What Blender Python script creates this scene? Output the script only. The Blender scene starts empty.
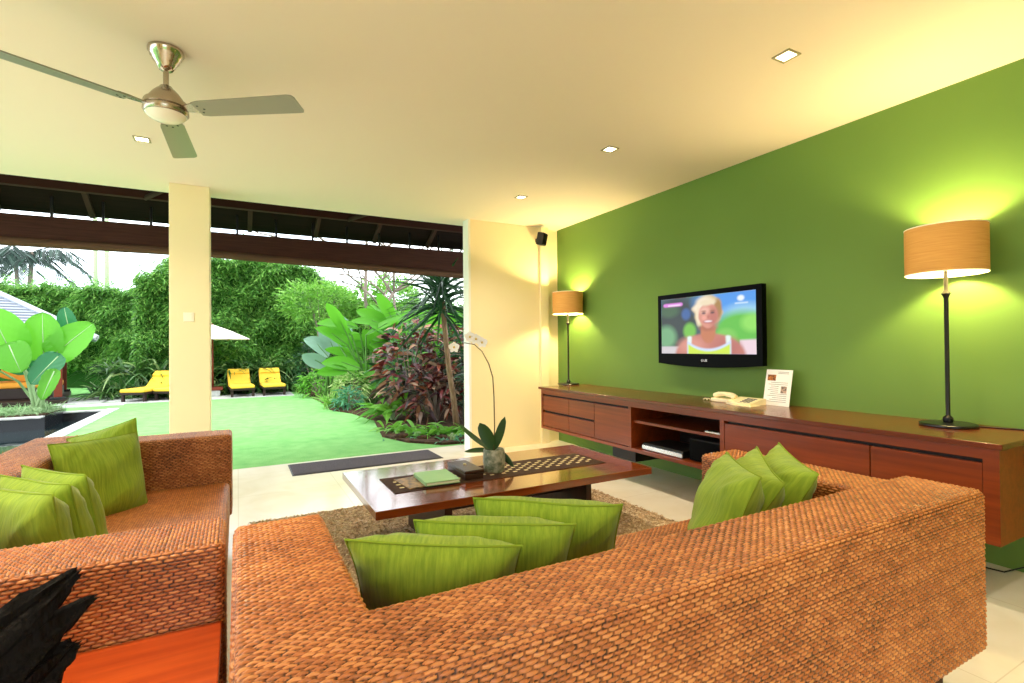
import bpy, bmesh, math, random
import numpy as np
from mathutils import Vector, Matrix

random.seed(7)
RNG = np.random.default_rng(11)
PI = math.pi
SC = bpy.context.scene
COL = SC.collection

# ------------------------------------------------------------------ camera
YAW, PITCH, ROLL, FPX, CAMH = 0.4957, 0.0094, 0.0090, 507.36, 1.2359
cam = bpy.data.cameras.new('camera')
cam.sensor_width = 36.0
cam.lens = FPX * 36.0 / 1024.0
cam.clip_start = 0.02
cam.clip_end = 200
camo = bpy.data.objects.new('camera', cam)
COL.objects.link(camo)
_f = Vector((math.sin(YAW) * math.cos(PITCH), math.cos(YAW) * math.cos(PITCH), math.sin(PITCH)))
_r = Vector((math.cos(YAW), -math.sin(YAW), 0))
_u = _r.cross(_f)
_x = math.cos(ROLL) * _r - math.sin(ROLL) * _u
_y = math.sin(ROLL) * _r + math.cos(ROLL) * _u
M = Matrix.Identity(4)
for i in range(3):
    M[i][0], M[i][1], M[i][2] = _x[i], _y[i], -_f[i]
M.translation = (0, 0, CAMH)
camo.matrix_world = M
SC.camera = camo

# ------------------------------------------------------------------ exposure, sky, sun
SC.view_settings.view_transform = 'Standard'
SC.view_settings.look = 'None'
SC.view_settings.exposure = 0.08
SC.view_settings.gamma = 1.0
SC.view_settings.use_curve_mapping = False
try:
    SC.cycles.use_denoising = True
    SC.cycles.max_bounces = 10
    SC.cycles.diffuse_bounces = 6
    SC.cycles.glossy_bounces = 4
    SC.cycles.transparent_max_bounces = 8
    SC.cycles.sample_clamp_indirect = 6.0
    SC.cycles.caustics_reflective = False
    SC.cycles.caustics_refractive = False
except Exception:
    pass

SKY = 4.1
w = bpy.data.worlds.new('overcast_sky')
SC.world = w
w.use_nodes = True
nt = w.node_tree
bg = nt.nodes['Background']
tc = nt.nodes.new('ShaderNodeTexCoord')
no = nt.nodes.new('ShaderNodeTexNoise')
no.inputs['Scale'].default_value = 2.2
no.inputs['Detail'].default_value = 5
cr = nt.nodes.new('ShaderNodeValToRGB')
cr.color_ramp.elements[0].position = 0.35
cr.color_ramp.elements[0].color = (0.78, 0.90, 1.0, 1)
cr.color_ramp.elements[1].position = 0.62
cr.color_ramp.elements[1].color = (1, 1, 1, 1)
nt.links.new(tc.outputs['Generated'], no.inputs['Vector'])
nt.links.new(no.outputs['Fac'], cr.inputs['Fac'])
nt.links.new(cr.outputs['Color'], bg.inputs['Color'])
bg.inputs['Strength'].default_value = SKY

sun = bpy.data.lights.new('soft_sun', 'SUN')
sun.energy = 1.2
sun.angle = math.radians(35)
sun.color = (1.0, 0.97, 0.9)
suno = bpy.data.objects.new('soft_sun', sun)
suno.rotation_euler = (math.radians(38), 0, math.radians(-60))
COL.objects.link(suno)

WARM = (1.0, 0.84, 0.62)
DOWN_W = 50.0
LAMP_W = 62.0


# ------------------------------------------------------------------ materials
def lin(r, g, b):
    f = lambda c: (c / 255 / 12.92) if c / 255 <= 0.04045 else ((c / 255 + 0.055) / 1.055) ** 2.4
    return (f(r), f(g), f(b), 1.0)


MATS = {}


def mat(name, col=(200, 200, 200), rough=0.5, spec=0.5, metal=0.0, noise=None, bump=None, coat=0.0,
        sheen=0.0, emit=None, trans=0.0, alpha=1.0, linear=None):
    """noise = (scale xyz, colour2, contrast lo, hi); bump = (scale xyz, strength, distance)"""
    m = bpy.data.materials.new(name)
    m.use_nodes = True
    t = m.node_tree
    b = t.nodes['Principled BSDF']
    c1 = linear if linear else lin(*col)
    b.inputs['Base Color'].default_value = c1
    b.inputs['Roughness'].default_value = rough
    b.inputs['Specular IOR Level'].default_value = spec
    b.inputs['Metallic'].default_value = metal
    if coat:
        b.inputs['Coat Weight'].default_value = coat
        b.inputs['Coat Roughness'].default_value = 0.08
    if sheen:
        b.inputs['Sheen Weight'].default_value = sheen
    if trans:
        b.inputs['Transmission Weight'].default_value = trans
    if emit:
        b.inputs['Emission Color'].default_value = lin(*emit[0])
        b.inputs['Emission Strength'].default_value = emit[1]
    tco = t.nodes.new('ShaderNodeTexCoord')
    if noise:
        mp = t.nodes.new('ShaderNodeMapping')
        mp.inputs['Scale'].default_value = noise[0]
        n = t.nodes.new('ShaderNodeTexNoise')
        n.inputs['Scale'].default_value = 1.0
        n.inputs['Detail'].default_value = 6
        n.inputs['Roughness'].default_value = 0.6
        r = t.nodes.new('ShaderNodeValToRGB')
        r.color_ramp.elements[0].position = noise[2]
        r.color_ramp.elements[1].position = noise[3]
        r.color_ramp.elements[0].color = c1
        r.color_ramp.elements[1].color = lin(*noise[1])
        t.links.new(tco.outputs['Object'], mp.inputs['Vector'])
        t.links.new(mp.outputs['Vector'], n.inputs['Vector'])
        t.links.new(n.outputs['Fac'], r.inputs['Fac'])
        t.links.new(r.outputs['Color'], b.inputs['Base Color'])
    if bump:
        mp = t.nodes.new('ShaderNodeMapping')
        mp.inputs['Scale'].default_value = bump[0]
        n = t.nodes.new('ShaderNodeTexNoise')
        n.inputs['Scale'].default_value = 1.0
        n.inputs['Detail'].default_value = 4
        bp = t.nodes.new('ShaderNodeBump')
        bp.inputs['Strength'].default_value = bump[1]
        bp.inputs['Distance'].default_value = bump[2]
        t.links.new(tco.outputs['Object'], mp.inputs['Vector'])
        t.links.new(mp.outputs['Vector'], n.inputs['Vector'])
        t.links.new(n.outputs['Fac'], bp.inputs['Height'])
        t.links.new(bp.outputs['Normal'], b.inputs['Normal'])
    MATS[name] = m
    return m


def leafmat(name, cols, rough=0.45, transl=0.35, spec=0.4):
    """foliage: colour varies from leaf to leaf (each leaf its own island), some light passes through"""
    m = bpy.data.materials.new(name)
    m.use_nodes = True
    t = m.node_tree
    b = t.nodes['Principled BSDF']
    out = t.nodes['Material Output']
    g = t.nodes.new('ShaderNodeNewGeometry')
    r = t.nodes.new('ShaderNodeValToRGB')
    els = r.color_ramp.elements
    while len(els) < len(cols):
        els.new(0.5)
    for i, c in enumerate(cols):
        els[i].position = i / max(1, len(cols) - 1)
        els[i].color = lin(*c)
    t.links.new(g.outputs['Random Per Island'], r.inputs['Fac'])
    t.links.new(r.outputs['Color'], b.inputs['Base Color'])
    b.inputs['Roughness'].default_value = rough
    b.inputs['Specular IOR Level'].default_value = spec
    tr = t.nodes.new('ShaderNodeBsdfTranslucent')
    t.links.new(r.outputs['Color'], tr.inputs['Color'])
    mx = t.nodes.new('ShaderNodeMixShader')
    mx.inputs['Fac'].default_value = transl
    t.links.new(b.outputs['BSDF'], mx.inputs[1])
    t.links.new(tr.outputs['BSDF'], mx.inputs[2])
    t.links.new(mx.outputs['Shader'], out.inputs['Surface'])
    MATS[name] = m
    return m


def wickermat(name, dark, mid, light, rough=0.42):
    """woven rattan: each strand piece has its own tone ('tone' attribute), fine fibre streaks on top"""
    m = bpy.data.materials.new(name)
    m.use_nodes = True
    t = m.node_tree
    b = t.nodes['Principled BSDF']
    a = t.nodes.new('ShaderNodeAttribute')
    a.attribute_name = 'tone'
    tco = t.nodes.new('ShaderNodeTexCoord')
    n = t.nodes.new('ShaderNodeTexNoise')
    n.inputs['Scale'].default_value = 5.0
    n.inputs['Detail'].default_value = 3
    t.links.new(tco.outputs['Object'], n.inputs['Vector'])
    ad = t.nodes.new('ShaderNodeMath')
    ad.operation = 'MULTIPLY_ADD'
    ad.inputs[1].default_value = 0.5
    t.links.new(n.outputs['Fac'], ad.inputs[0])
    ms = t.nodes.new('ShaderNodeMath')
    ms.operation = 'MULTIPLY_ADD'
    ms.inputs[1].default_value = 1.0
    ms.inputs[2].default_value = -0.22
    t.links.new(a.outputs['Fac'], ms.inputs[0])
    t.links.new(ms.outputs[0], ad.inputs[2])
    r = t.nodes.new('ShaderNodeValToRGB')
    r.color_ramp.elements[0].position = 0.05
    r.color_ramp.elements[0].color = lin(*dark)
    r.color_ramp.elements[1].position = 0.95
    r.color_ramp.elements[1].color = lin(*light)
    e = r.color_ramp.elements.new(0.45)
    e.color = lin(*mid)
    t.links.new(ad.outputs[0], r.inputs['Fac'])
    t.links.new(r.outputs['Color'], b.inputs['Base Color'])
    b.inputs['Roughness'].default_value = rough
    b.inputs['Specular IOR Level'].default_value = 0.45
    MATS[name] = m
    return m


def tilemat(name, c1, c2, joint, size, rough, axis='xy', bump=0.0):
    """stone slabs with thin joints and cloudy veining"""
    m = bpy.data.materials.new(name)
    m.use_nodes = True
    t = m.node_tree
    b = t.nodes['Principled BSDF']
    tco = t.nodes.new('ShaderNodeTexCoord')
    br = t.nodes.new('ShaderNodeTexBrick')
    br.offset = 0.0
    br.inputs['Scale'].default_value = 1.0
    br.inputs['Brick Width'].default_value = size
    br.inputs['Row Height'].default_value = size
    br.inputs['Mortar Size'].default_value = 0.0025
    br.inputs['Mortar'].default_value = lin(*joint)
    n = t.nodes.new('ShaderNodeTexNoise')
    n.inputs['Scale'].default_value = 2.5
    n.inputs['Detail'].default_value = 8
    n.inputs['Distortion'].default_value = 1.2
    r = t.nodes.new('ShaderNodeValToRGB')
    r.color_ramp.elements[0].position = 0.3
    r.color_ramp.elements[1].position = 0.7
    r.color_ramp.elements[0].color = lin(*c1)
    r.color_ramp.elements[1].color = lin(*c2)
    t.links.new(tco.outputs['Object'], br.inputs['Vector'])
    t.links.new(tco.outputs['Object'], n.inputs['Vector'])
    t.links.new(n.outputs['Fac'], r.inputs['Fac'])
    t.links.new(r.outputs['Color'], br.inputs['Color1'])
    t.links.new(r.outputs['Color'], br.inputs['Color2'])
    t.links.new(br.outputs['Color'], b.inputs['Base Color'])
    b.inputs['Roughness'].default_value = rough
    b.inputs['Specular IOR Level'].default_value = 0.5
    MATS[name] = m
    return m


tilemat('marble', (246, 241, 228), (236, 228, 208), (222, 213, 192), 0.8, 0.16)
mat('cream_paint', (246, 230, 188), 0.75, 0.25)
mat('ceiling_paint', (247, 230, 216), 0.8, 0.2)
mat('white_paint', (245, 243, 235), 0.6, 0.3)
mat('green_paint', (103, 137, 63), 0.62, 0.25, noise=((1.2, 1.2, 1.2), (99, 133, 60), 0.3, 0.7))
mat('cabinet_wood', (138, 60, 20), 0.34, 0.4, noise=((30, 1.2, 30), (102, 40, 13), 0.3, 0.75), coat=0.08)
mat('cabinet_top', (112, 48, 18), 0.24, 0.5, noise=((30, 1.0, 30), (80, 32, 12), 0.3, 0.75), coat=0.2)
mat('cabinet_dark', (16, 9, 7), 0.5, 0.3)
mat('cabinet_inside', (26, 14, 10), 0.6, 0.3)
mat('table_wood', (136, 64, 20), 0.14, 0.6, noise=((1.2, 26, 26), (88, 36, 11), 0.3, 0.75), coat=0.6)
mat('dark_wood', (66, 34, 22), 0.35, 0.4, noise=((20, 20, 2), (44, 22, 14), 0.3, 0.7))
mat('side_wood', (198, 84, 30), 0.28, 0.5, noise=((1.6, 22, 22), (150, 50, 16), 0.3, 0.72), coat=0.3)
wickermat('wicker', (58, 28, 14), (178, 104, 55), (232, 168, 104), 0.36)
mat('plinth_brown', (60, 32, 18), 0.6, 0.3)
mat('green_linen', (150, 172, 50), 0.85, 0.2, noise=((130, 7, 20), (112, 142, 36), 0.3, 0.72),
    bump=((260, 30, 60), 0.35, 0.004), sheen=0.15)
mat('green_seam', (128, 152, 42), 0.85, 0.2)
mat('black_plastic', (4, 4, 5), 0.28, 0.04)
mat('black_matte', (16, 15, 15), 0.5, 0.4)
mat('black_metal', (14, 13, 12), 0.3, 0.5)
mat('silver', (205, 205, 205), 0.25, 0.5, metal=0.9)
mat('chrome', (190, 178, 165), 0.16, 0.5, metal=1.0)
mat('fan_nickel', (178, 165, 150), 0.26, 0.5, metal=0.95)
mat('fan_blade', (150, 146, 132), 0.35, 0.5, metal=0.4)
mat('fan_glass', (250, 244, 232), 0.12, 0.5)
mat('ivory_plastic', (238, 226, 184), 0.4, 0.5)
mat('white_card', (244, 242, 236), 0.6, 0.2)
mat('card_ink', (120, 118, 116), 0.7, 0.2)
mat('photo_orange', (196, 120, 48), 0.5, 0.3, noise=((60, 60, 60), (80, 46, 34), 0.4, 0.6))
mat('photo_grey', (90, 84, 80), 0.5, 0.3, noise=((60, 60, 60), (200, 170, 150), 0.4, 0.6))
mat('runner_dark', (52, 32, 24), 0.75, 0.2, noise=((90, 90, 90), (70, 46, 34), 0.4, 0.6))
mat('runner_pale', (222, 206, 162), 0.7, 0.2)
mat('book_green', (150, 196, 140), 0.4, 0.4)
mat('book_page', (226, 236, 214), 0.7, 0.2)
mat('mag_cover', (170, 130, 70), 0.4, 0.4, noise=((34, 34, 34), (96, 78, 50), 0.42, 0.58))
mat('box_brown', (58, 34, 26), 0.3, 0.5, noise=((6, 60, 60), (44, 26, 20), 0.3, 0.7))
mat('mat_grey', (92, 88, 94), 0.9, 0.1, noise=((220, 220, 220), (66, 62, 68), 0.4, 0.6), bump=((300, 300, 300), 0.6, 0.004))
mat('pot_ceramic', (176, 176, 158), 0.3, 0.5, noise=((26, 26, 26), (92, 108, 86), 0.38, 0.62))
mat('orchid_leaf', (38, 74, 30), 0.35, 0.5)
mat('orchid_stem', (98, 78, 44), 0.5, 0.3)
mat('orchid_petal', (252, 248, 246), 0.5, 0.3)
mat('orchid_lip', (226, 196, 120), 0.5, 0.3)
mat('driftwood', (11, 7, 6), 0.7, 0.12, noise=((9, 9, 2.4), (34, 21, 14), 0.55, 0.85), bump=((26, 26, 7), 1.0, 0.03))
mat('switch_white', (250, 242, 222), 0.5, 0.3)
mat('downlight_glow', (255, 250, 235), 0.5, 0.3, emit=((255, 240, 205), 9.0))
mat('downlight_frame', (176, 164, 130), 0.5, 0.3, metal=0.3)
mat('bulb_glow', (255, 230, 170), 0.5, 0.3, emit=((255, 214, 140), 14.0))
mat('roof_dark', (34, 20, 16), 0.8, 0.1, noise=((2, 40, 40), (20, 12, 10), 0.3, 0.7))
mat('purlin_dark', (62, 32, 26), 0.7, 0.2)
mat('rafter_brown', (60, 40, 34), 0.7, 0.2)
mat('blind_fabric', (76, 46, 38), 0.8, 0.15, noise=((3, 60, 60), (58, 34, 28), 0.3, 0.7), bump=((4, 120, 120), 0.4, 0.004))
mat('blind_roll', (108, 80, 62), 0.8, 0.15, noise=((2, 30, 30), (80, 56, 44), 0.3, 0.7))  # same blind, coloured lighter for the light its roll catches from below
mat('lawn', (104, 164, 90), 0.9, 0.1, noise=((5, 5, 5), (134, 188, 112), 0.25, 0.75), bump=((60, 60, 60), 0.5, 0.03))
mat('soil', (58, 44, 34), 0.95, 0.1, noise=((14, 14, 14), (92, 72, 54), 0.4, 0.65), bump=((20, 20, 20), 0.8, 0.03))
mat('stone_pale', (188, 190, 186), 0.8, 0.2, noise=((8, 8, 8), (166, 168, 164), 0.4, 0.6))
mat('pool_black', (28, 30, 34), 0.25, 0.5)
mat('pool_water', (20, 34, 36), 0.04, 0.5, bump=((1.6, 1.6, 1.6), 0.12, 0.05))
mat('bark', (150, 124, 100), 0.85, 0.1, noise=((30, 30, 6), (112, 88, 68), 0.35, 0.65), bump=((40, 40, 14), 0.6, 0.02))
mat('bark_grey', (128, 116, 106), 0.85, 0.1)
mat('cane_green', (150, 176, 130), 0.6, 0.2)
mat('stalk_green', (84, 128, 58), 0.5, 0.3)
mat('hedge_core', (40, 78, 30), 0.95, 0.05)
mat('yellow_cushion', (236, 192, 66), 0.8, 0.2)
mat('orange_cushion', (238, 158, 62), 0.8, 0.2)
mat('lounger_wood', (44, 30, 24), 0.5, 0.3)
mat('post_red', (112, 44, 28), 0.5, 0.3)
mat('umbrella_cloth', (248, 240, 226), 0.85, 0.2)
mat('shingle', (146, 150, 162), 0.8, 0.2)
mat('roof_cap', (166, 172, 186), 0.8, 0.2)
mat('tv_logo', (200, 200, 205), 0.4, 0.5, emit=((200, 200, 205), 0.5))
leafmat('bamboo_leaf', [(52, 96, 38), (84, 142, 54), (112, 168, 72), (146, 192, 92)], 0.5, 0.4)
leafmat('strap_leaf', [(36, 72, 32), (62, 104, 46), (84, 126, 60), (156, 182, 116)], 0.4, 0.3)
leafmat('banana_leaf', [(104, 184, 40), (140, 208, 54), (70, 144, 42), (160, 216, 80)], 0.4, 0.5)
leafmat('blue_leaf', [(150, 180, 166), (124, 160, 140), (172, 200, 186)], 0.4, 0.3)
leafmat('croton_leaf', [(104, 40, 38), (50, 26, 34), (40, 62, 32), (150, 78, 54), (172, 140, 112), (34, 24, 30), (128, 46, 44), (56, 44, 40)], 0.35, 0.25)
leafmat('dracaena_leaf', [(22, 54, 30), (36, 80, 42), (60, 108, 62), (18, 42, 26)], 0.35, 0.2)
leafmat('fern_leaf', [(96, 160, 48), (122, 184, 66), (66, 124, 42)], 0.45, 0.4)
leafmat('lime_leaf', [(126, 180, 66), (100, 158, 56), (152, 200, 96), (82, 140, 54)], 0.45, 0.4)
leafmat('variegated_leaf', [(200, 210, 150), (150, 186, 96), (110, 160, 70)], 0.45, 0.35)
leafmat('dark_leaf', [(20, 50, 28), (34, 74, 38), (52, 100, 52)], 0.4, 0.25)
leafmat('teal_leaf', [(70, 140, 100), (100, 166, 124), (46, 110, 74)], 0.45, 0.3)
leafmat('ear_leaf', [(108, 188, 48), (96, 172, 46), (124, 200, 62)], 0.35, 0.5)
leafmat('ear_dark_leaf', [(38, 110, 66), (50, 124, 74)], 0.35, 0.3)
leafmat('grass_blade', [(120, 164, 100), (160, 186, 140), (96, 140, 80)], 0.6, 0.3)
leafmat('palm_leaf', [(22, 40, 36), (34, 56, 48), (70, 96, 84)], 0.45, 0.2)
leafmat('rug_pile', [(226, 204, 174), (200, 176, 146), (170, 146, 118), (236, 220, 196)], 0.9, 0.05, 0.1)
mat('rug_base', (176, 152, 124), 0.95, 0.05)

# lamp shade: woven linen, light comes through
m = bpy.data.materials.new('shade_linen')
m.use_nodes = True
t = m.node_tree
b = t.nodes['Principled BSDF']
b.inputs['Base Color'].default_value = lin(226, 170, 92)
b.inputs['Roughness'].default_value = 0.9
tco = t.nodes.new('ShaderNodeTexCoord')
mp = t.nodes.new('ShaderNodeMapping')
mp.inputs['Scale'].default_value = (8, 8, 240)
nn = t.nodes.new('ShaderNodeTexNoise')
nn.inputs['Scale'].default_value = 1
rr = t.nodes.new('ShaderNodeValToRGB')
rr.color_ramp.elements[0].color = lin(206, 146, 70)
rr.color_ramp.elements[1].color = lin(236, 184, 104)
t.links.new(tco.outputs['Object'], mp.inputs['Vector'])
t.links.new(mp.outputs['Vector'], nn.inputs['Vector'])
t.links.new(nn.outputs['Fac'], rr.inputs['Fac'])
t.links.new(rr.outputs['Color'], b.inputs['Base Color'])
tr = t.nodes.new('ShaderNodeBsdfTranslucent')
t.links.new(rr.outputs['Color'], tr.inputs['Color'])
mx = t.nodes.new('ShaderNodeMixShader')
mx.inputs['Fac'].default_value = 0.22
t.links.new(b.outputs['BSDF'], mx.inputs[1])
t.links.new(tr.outputs['BSDF'], mx.inputs[2])
t.links.new(mx.outputs['Shader'], t.nodes['Material Output'].inputs['Surface'])
MATS['shade_linen'] = m
mat('shade_lining', (250, 240, 214), 0.8, 0.2)

# television picture: the screen gives off light, colours live in the 'picture' attribute
m = bpy.data.materials.new('tv_picture')
m.use_nodes = True
t = m.node_tree
b = t.nodes['Principled BSDF']
a = t.nodes.new('ShaderNodeAttribute')
a.attribute_name = 'picture'
b.inputs['Base Color'].default_value = (0.01, 0.01, 0.01, 1)
b.inputs['Roughness'].default_value = 0.35
t.links.new(a.outputs['Color'], b.inputs['Emission Color'])
b.inputs['Emission Strength'].default_value = 0.95
MATS['tv_picture'] = m


# ------------------------------------------------------------------ scene helpers
def tag(o, label, cat, group=None, kind=None):
    if label: o['label'] = label
    if cat: o['category'] = cat
    if group: o['group'] = group
    if kind: o['kind'] = kind
    return o


def thing(name, label, cat, loc=(0, 0, 0), rotz=0.0, group=None):
    o = bpy.data.objects.new(name, None)
    COL.objects.link(o)
    o.location = loc
    o.rotation_euler = (0, 0, rotz)
    o.empty_display_size = 0.1
    return tag(o, label, cat, group)


def wloc(o):
    v = Vector((0, 0, 0))
    while o:
        v += o.location
        o = o.parent
    return v


class MB:
    """collects geometry for ONE mesh object"""

    def __init__(s):
        s.v, s.f, s.m = [], [], []
        s.n = 0

    def add(s, v, f, mi=0):
        v = np.asarray(v, float).reshape(-1, 3)
        s.v.append(v)
        s.f += [tuple(int(i) + s.n for i in q) for q in f]
        s.m += [mi] * len(f)
        s.n += len(v)
        return s

    def box(s, lo, hi, bev=0.0, seg=2, mi=0, rot=None, piv=None):
        bm = bmesh.new()
        bmesh.ops.create_cube(bm, size=1.0)
        lo, hi = Vector(lo), Vector(hi)
        for v in bm.verts:
            v.co = Vector(((lo[i] + hi[i]) / 2 + v.co[i] * (hi[i] - lo[i]) for i in range(3)))
        if bev > 0:
            bmesh.ops.bevel(bm, geom=bm.edges[:], offset=bev, segments=seg, profile=0.5, affect='EDGES')
        if rot is not None:
            pv = Vector(piv) if piv is not None else (lo + hi) / 2
            for v in bm.verts:
                v.co = pv + rot @ (v.co - pv)
        bm.verts.ensure_lookup_table()
        vs = [v.co[:] for v in bm.verts]
        fs = [[v.index for v in f.verts] for f in bm.faces]
        bm.free()
        return s.add(vs, fs, mi)

    def tube(s, pts, rad, n=8, mi=0, cap=True):
        pts = [Vector(p) for p in pts]
        if not hasattr(rad, '__len__'):
            rad = [rad] * len(pts)
        vs, fs = [], []
        up = Vector((0, 0, 1))
        prev = None
        for i, p in enumerate(pts):
            d = (pts[min(i + 1, len(pts) - 1)] - pts[max(i - 1, 0)]).normalized()
            if prev is None:
                ref = up if abs(d.z) < 0.9 else Vector((1, 0, 0))
                a = d.cross(ref).normalized()
            else:
                a = (prev - d * prev.dot(d)).normalized()
            prev = a
            c = d.cross(a)
            for k in range(n):
                th = 2 * PI * k / n
                vs.append(p + rad[i] * (math.cos(th) * a + math.sin(th) * c))
        for i in range(len(pts) - 1):
            for k in range(n):
                k2 = (k + 1) % n
                fs.append((i * n + k, i * n + k2, (i + 1) * n + k2, (i + 1) * n + k))
        if cap:
            fs.append(tuple(range(n - 1, -1, -1)))
            fs.append(tuple((len(pts) - 1) * n + k for k in range(n)))
        return s.add([v[:] for v in vs], fs, mi)

    def lathe(s, prof, c=(0, 0, 0), n=32, mi=0, sx=1.0, sy=1.0):
        vs, fs = [], []
        for r, z in prof:
            for k in range(n):
                th = 2 * PI * k / n
                vs.append((c[0] + sx * r * math.cos(th), c[1] + sy * r * math.sin(th), c[2] + z))
        for i in range(len(prof) - 1):
            for k in range(n):
                k2 = (k + 1) % n
                fs.append((i * n + k, i * n + k2, (i + 1) * n + k2, (i + 1) * n + k))
        return s.add(vs, fs, mi)

    def quad(s, a, b_, c, d, mi=0):
        return s.add([a, b_, c, d], [(0, 1, 2, 3)], mi)

    def prism(s, poly, z0, z1, mi=0):
        n = len(poly)
        vs = [(x, y, z0) for x, y in poly] + [(x, y, z1) for x, y in poly]
        fs = [tuple(range(n - 1, -1, -1)), tuple(range(n, 2 * n))]
        for i in range(n):
            j = (i + 1) % n
            fs.append((i, j, n + j, n + i))
        return s.add(vs, fs, mi)

    def mesh(s, name, mats, off=(0, 0, 0), smooth=False):
        me = bpy.data.meshes.new(name)
        v = np.concatenate(s.v) - np.array(off[:])
        me.from_pydata(v.tolist(), [], s.f)
        for mm in (mats if isinstance(mats, (list, tuple)) else [mats]):
            me.materials.append(MATS[mm])
        me.polygons.foreach_set('material_index', np.array(s.m, dtype=np.int32))
        if smooth:
            me.polygons.foreach_set('use_smooth', np.ones(len(me.polygons), dtype=bool))
        me.update()
        if smooth == 'auto':
            me.set_sharp_from_angle(angle=math.radians(38))
        return me

    def build(s, name, mats, parent=None, smooth=False, local=False, origin=None):
        """vertices are in world space unless local; a top-level mesh keeps its origin at 'origin'"""
        if parent is not None:
            off = (0, 0, 0) if local else wloc(parent)
        else:
            off = origin or (0, 0, 0)
        o = bpy.data.objects.new(name, s.mesh(name, mats, off, smooth))
        COL.objects.link(o)
        if parent is not None:
            o.parent = parent
        elif origin:
            o.location = origin
        return o


def struct(name, mb, mats, smooth=False, label=None, cat=None):
    o = mb.build(name, mats, None, smooth)
    tag(o, label, cat, None, 'structure')
    return o


def copy_tree(o, parent=None):
    c = o.copy()
    COL.objects.link(c)
    c.parent = parent
    for ch in list(o.children):
        copy_tree(ch, c)
    return c


def nrm(a):
    return a / np.maximum(np.linalg.norm(a, axis=-1, keepdims=True), 1e-9)


PROF = {
    'lance': lambda t: np.sin(PI * np.clip(t, 0, 1) ** 0.75) ** 0.8,
    'strap': lambda t: np.minimum(1, 6 * t + 0.35) * (1 - t ** 3) ** 0.8,
    'oval': lambda t: np.sin(PI * np.clip(t, 0, 1)) ** 0.55,
    'heart': lambda t: np.maximum(0.0, np.sin(PI * (0.12 + 0.88 * np.clip(t, 0, 1)) ** 0.7)) ** 0.62 * (1 - 0.25 * t),
    'round': lambda t: np.maximum(0.0, 1 - np.abs(2 * np.clip(t, 0, 1) ** 0.8 - 1) ** 2.3) ** 0.55,
    'blade': lambda t: (1 - t) ** 0.6,
}


def ribbons(mb, P, D, S, L, W, droop=0.0, nseg=4, prof='lance', mid=True, cup=0.12, mi=0):
    """many leaves at once: bases P, directions D, side hint S, lengths L, widths W"""
    P = np.asarray(P, float).reshape(-1, 3)
    n = len(P)
    D = nrm(np.broadcast_to(np.asarray(D, float), (n, 3)))
    S = np.broadcast_to(np.asarray(S, float), (n, 3))
    S = nrm(S - (S * D).sum(1, keepdims=True) * D)
    L = np.broadcast_to(np.asarray(L, float), (n,))
    W = np.broadcast_to(np.asarray(W, float), (n,))
    dr = np.broadcast_to(np.asarray(droop, float), (n,))
    N = np.cross(S, D)
    ts = np.linspace(0, 1, nseg + 1)
    k = 3 if mid else 2
    rows = []
    for t_ in ts:
        C = P + D * (L * t_)[:, None] + np.array([0, 0, -1.0]) * (dr * L * t_ * t_)[:, None]
        ww = np.maximum(PROF[prof](np.array(t_)), 0.02) * W / 2
        l = C - S * ww[:, None]
        r = C + S * ww[:, None]
        if mid:
            rows += [l + N * (cup * ww)[:, None], C, r + N * (cup * ww)[:, None]]
        else:
            rows += [l, r]
    V = np.stack(rows, 1)  # n, rows*k, 3
    per = V.shape[1]
    q = []
    for i in range(nseg):
        for j in range(k - 1):
            a_ = i * k + j
            q.append((a_, a_ + 1, a_ + k + 1, a_ + k))
    F = (np.array(q)[None] + (np.arange(n) * per)[:, None, None]).reshape(-1, 4)
    mb.v.append(V.reshape(-1, 3))
    mb.f += [tuple(x) for x in (F + mb.n).tolist()]
    mb.m += [mi] * len(F)
    mb.n += n * per
    return mb


def rdir(n, zlo=-1, zhi=1):
    z = RNG.uniform(zlo, zhi, n)
    a_ = RNG.uniform(0, 2 * PI, n)
    r = np.sqrt(np.maximum(0, 1 - z * z))
    return np.stack([r * np.cos(a_), r * np.sin(a_), z], 1)


# ------------------------------------------------------------------ room shell
W, CEIL = 3.698, 2.75
YC, YP, YE, YG = 5.55, 5.50, 5.876, 5.94        # corner, pillar face, ceiling edge, floor edge
X0, Y0 = -3.6, -2.6

struct('floor', MB().box((X0, Y0, -0.12), (W, YG, 0.0)), 'marble')
ceil = MB().box((X0, Y0, CEIL), (W + 0.2, YE, CEIL + 0.2))
struct('ceiling', ceil, 'ceiling_paint')
struct('wall_right', MB().box((W, Y0, 0), (W + 0.2, 5.72, CEIL)), 'green_paint')
stub = MB().box((2.432, 5.52, 0.0), (3.50, 5.66, CEIL), 0.004)
struct('wall_end', stub, 'cream_paint')
struct('trim_1', MB().box((2.402, 5.51, 0), (2.432, 5.67, CEIL), 0.003), 'white_paint')
struct('wall_corner', MB().box((3.50, YC + 0.02, 0.0), (W, 5.72, CEIL)), 'cream_paint')
struct('trim_2', MB().box((3.385, 5.475, 0.0), (3.50, 5.60, CEIL - 0.0), 0.003), 'cream_paint')
pil = MB().box((-0.545, 5.505, 0), (-0.228, 5.80, CEIL), 0.006)
struct('pillar', pil, 'cream_paint')
# rest of the room behind the camera: rear wall with an unseen opening added for daylight, left wall open to the pool
struct('wall_back', MB().box((X0, Y0 - 0.2, 0), (-1.6, Y0, CEIL)).box((0.6, Y0 - 0.2, 0), (W, Y0, CEIL)), 'cream_paint')
struct('wall_left', MB().box((X0 - 0.2, Y0, 0), (X0, 0.4, CEIL)), 'cream_paint')
struct('pillar_1', MB().box((X0 - 0.1, 5.5, 0), (X0 + 0.2, 5.8, CEIL)), 'cream_paint')
struct('floor_edge', MB().box((X0, YG, -0.14), (6, YG + 0.05, -0.03)), 'black_matte')

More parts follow.
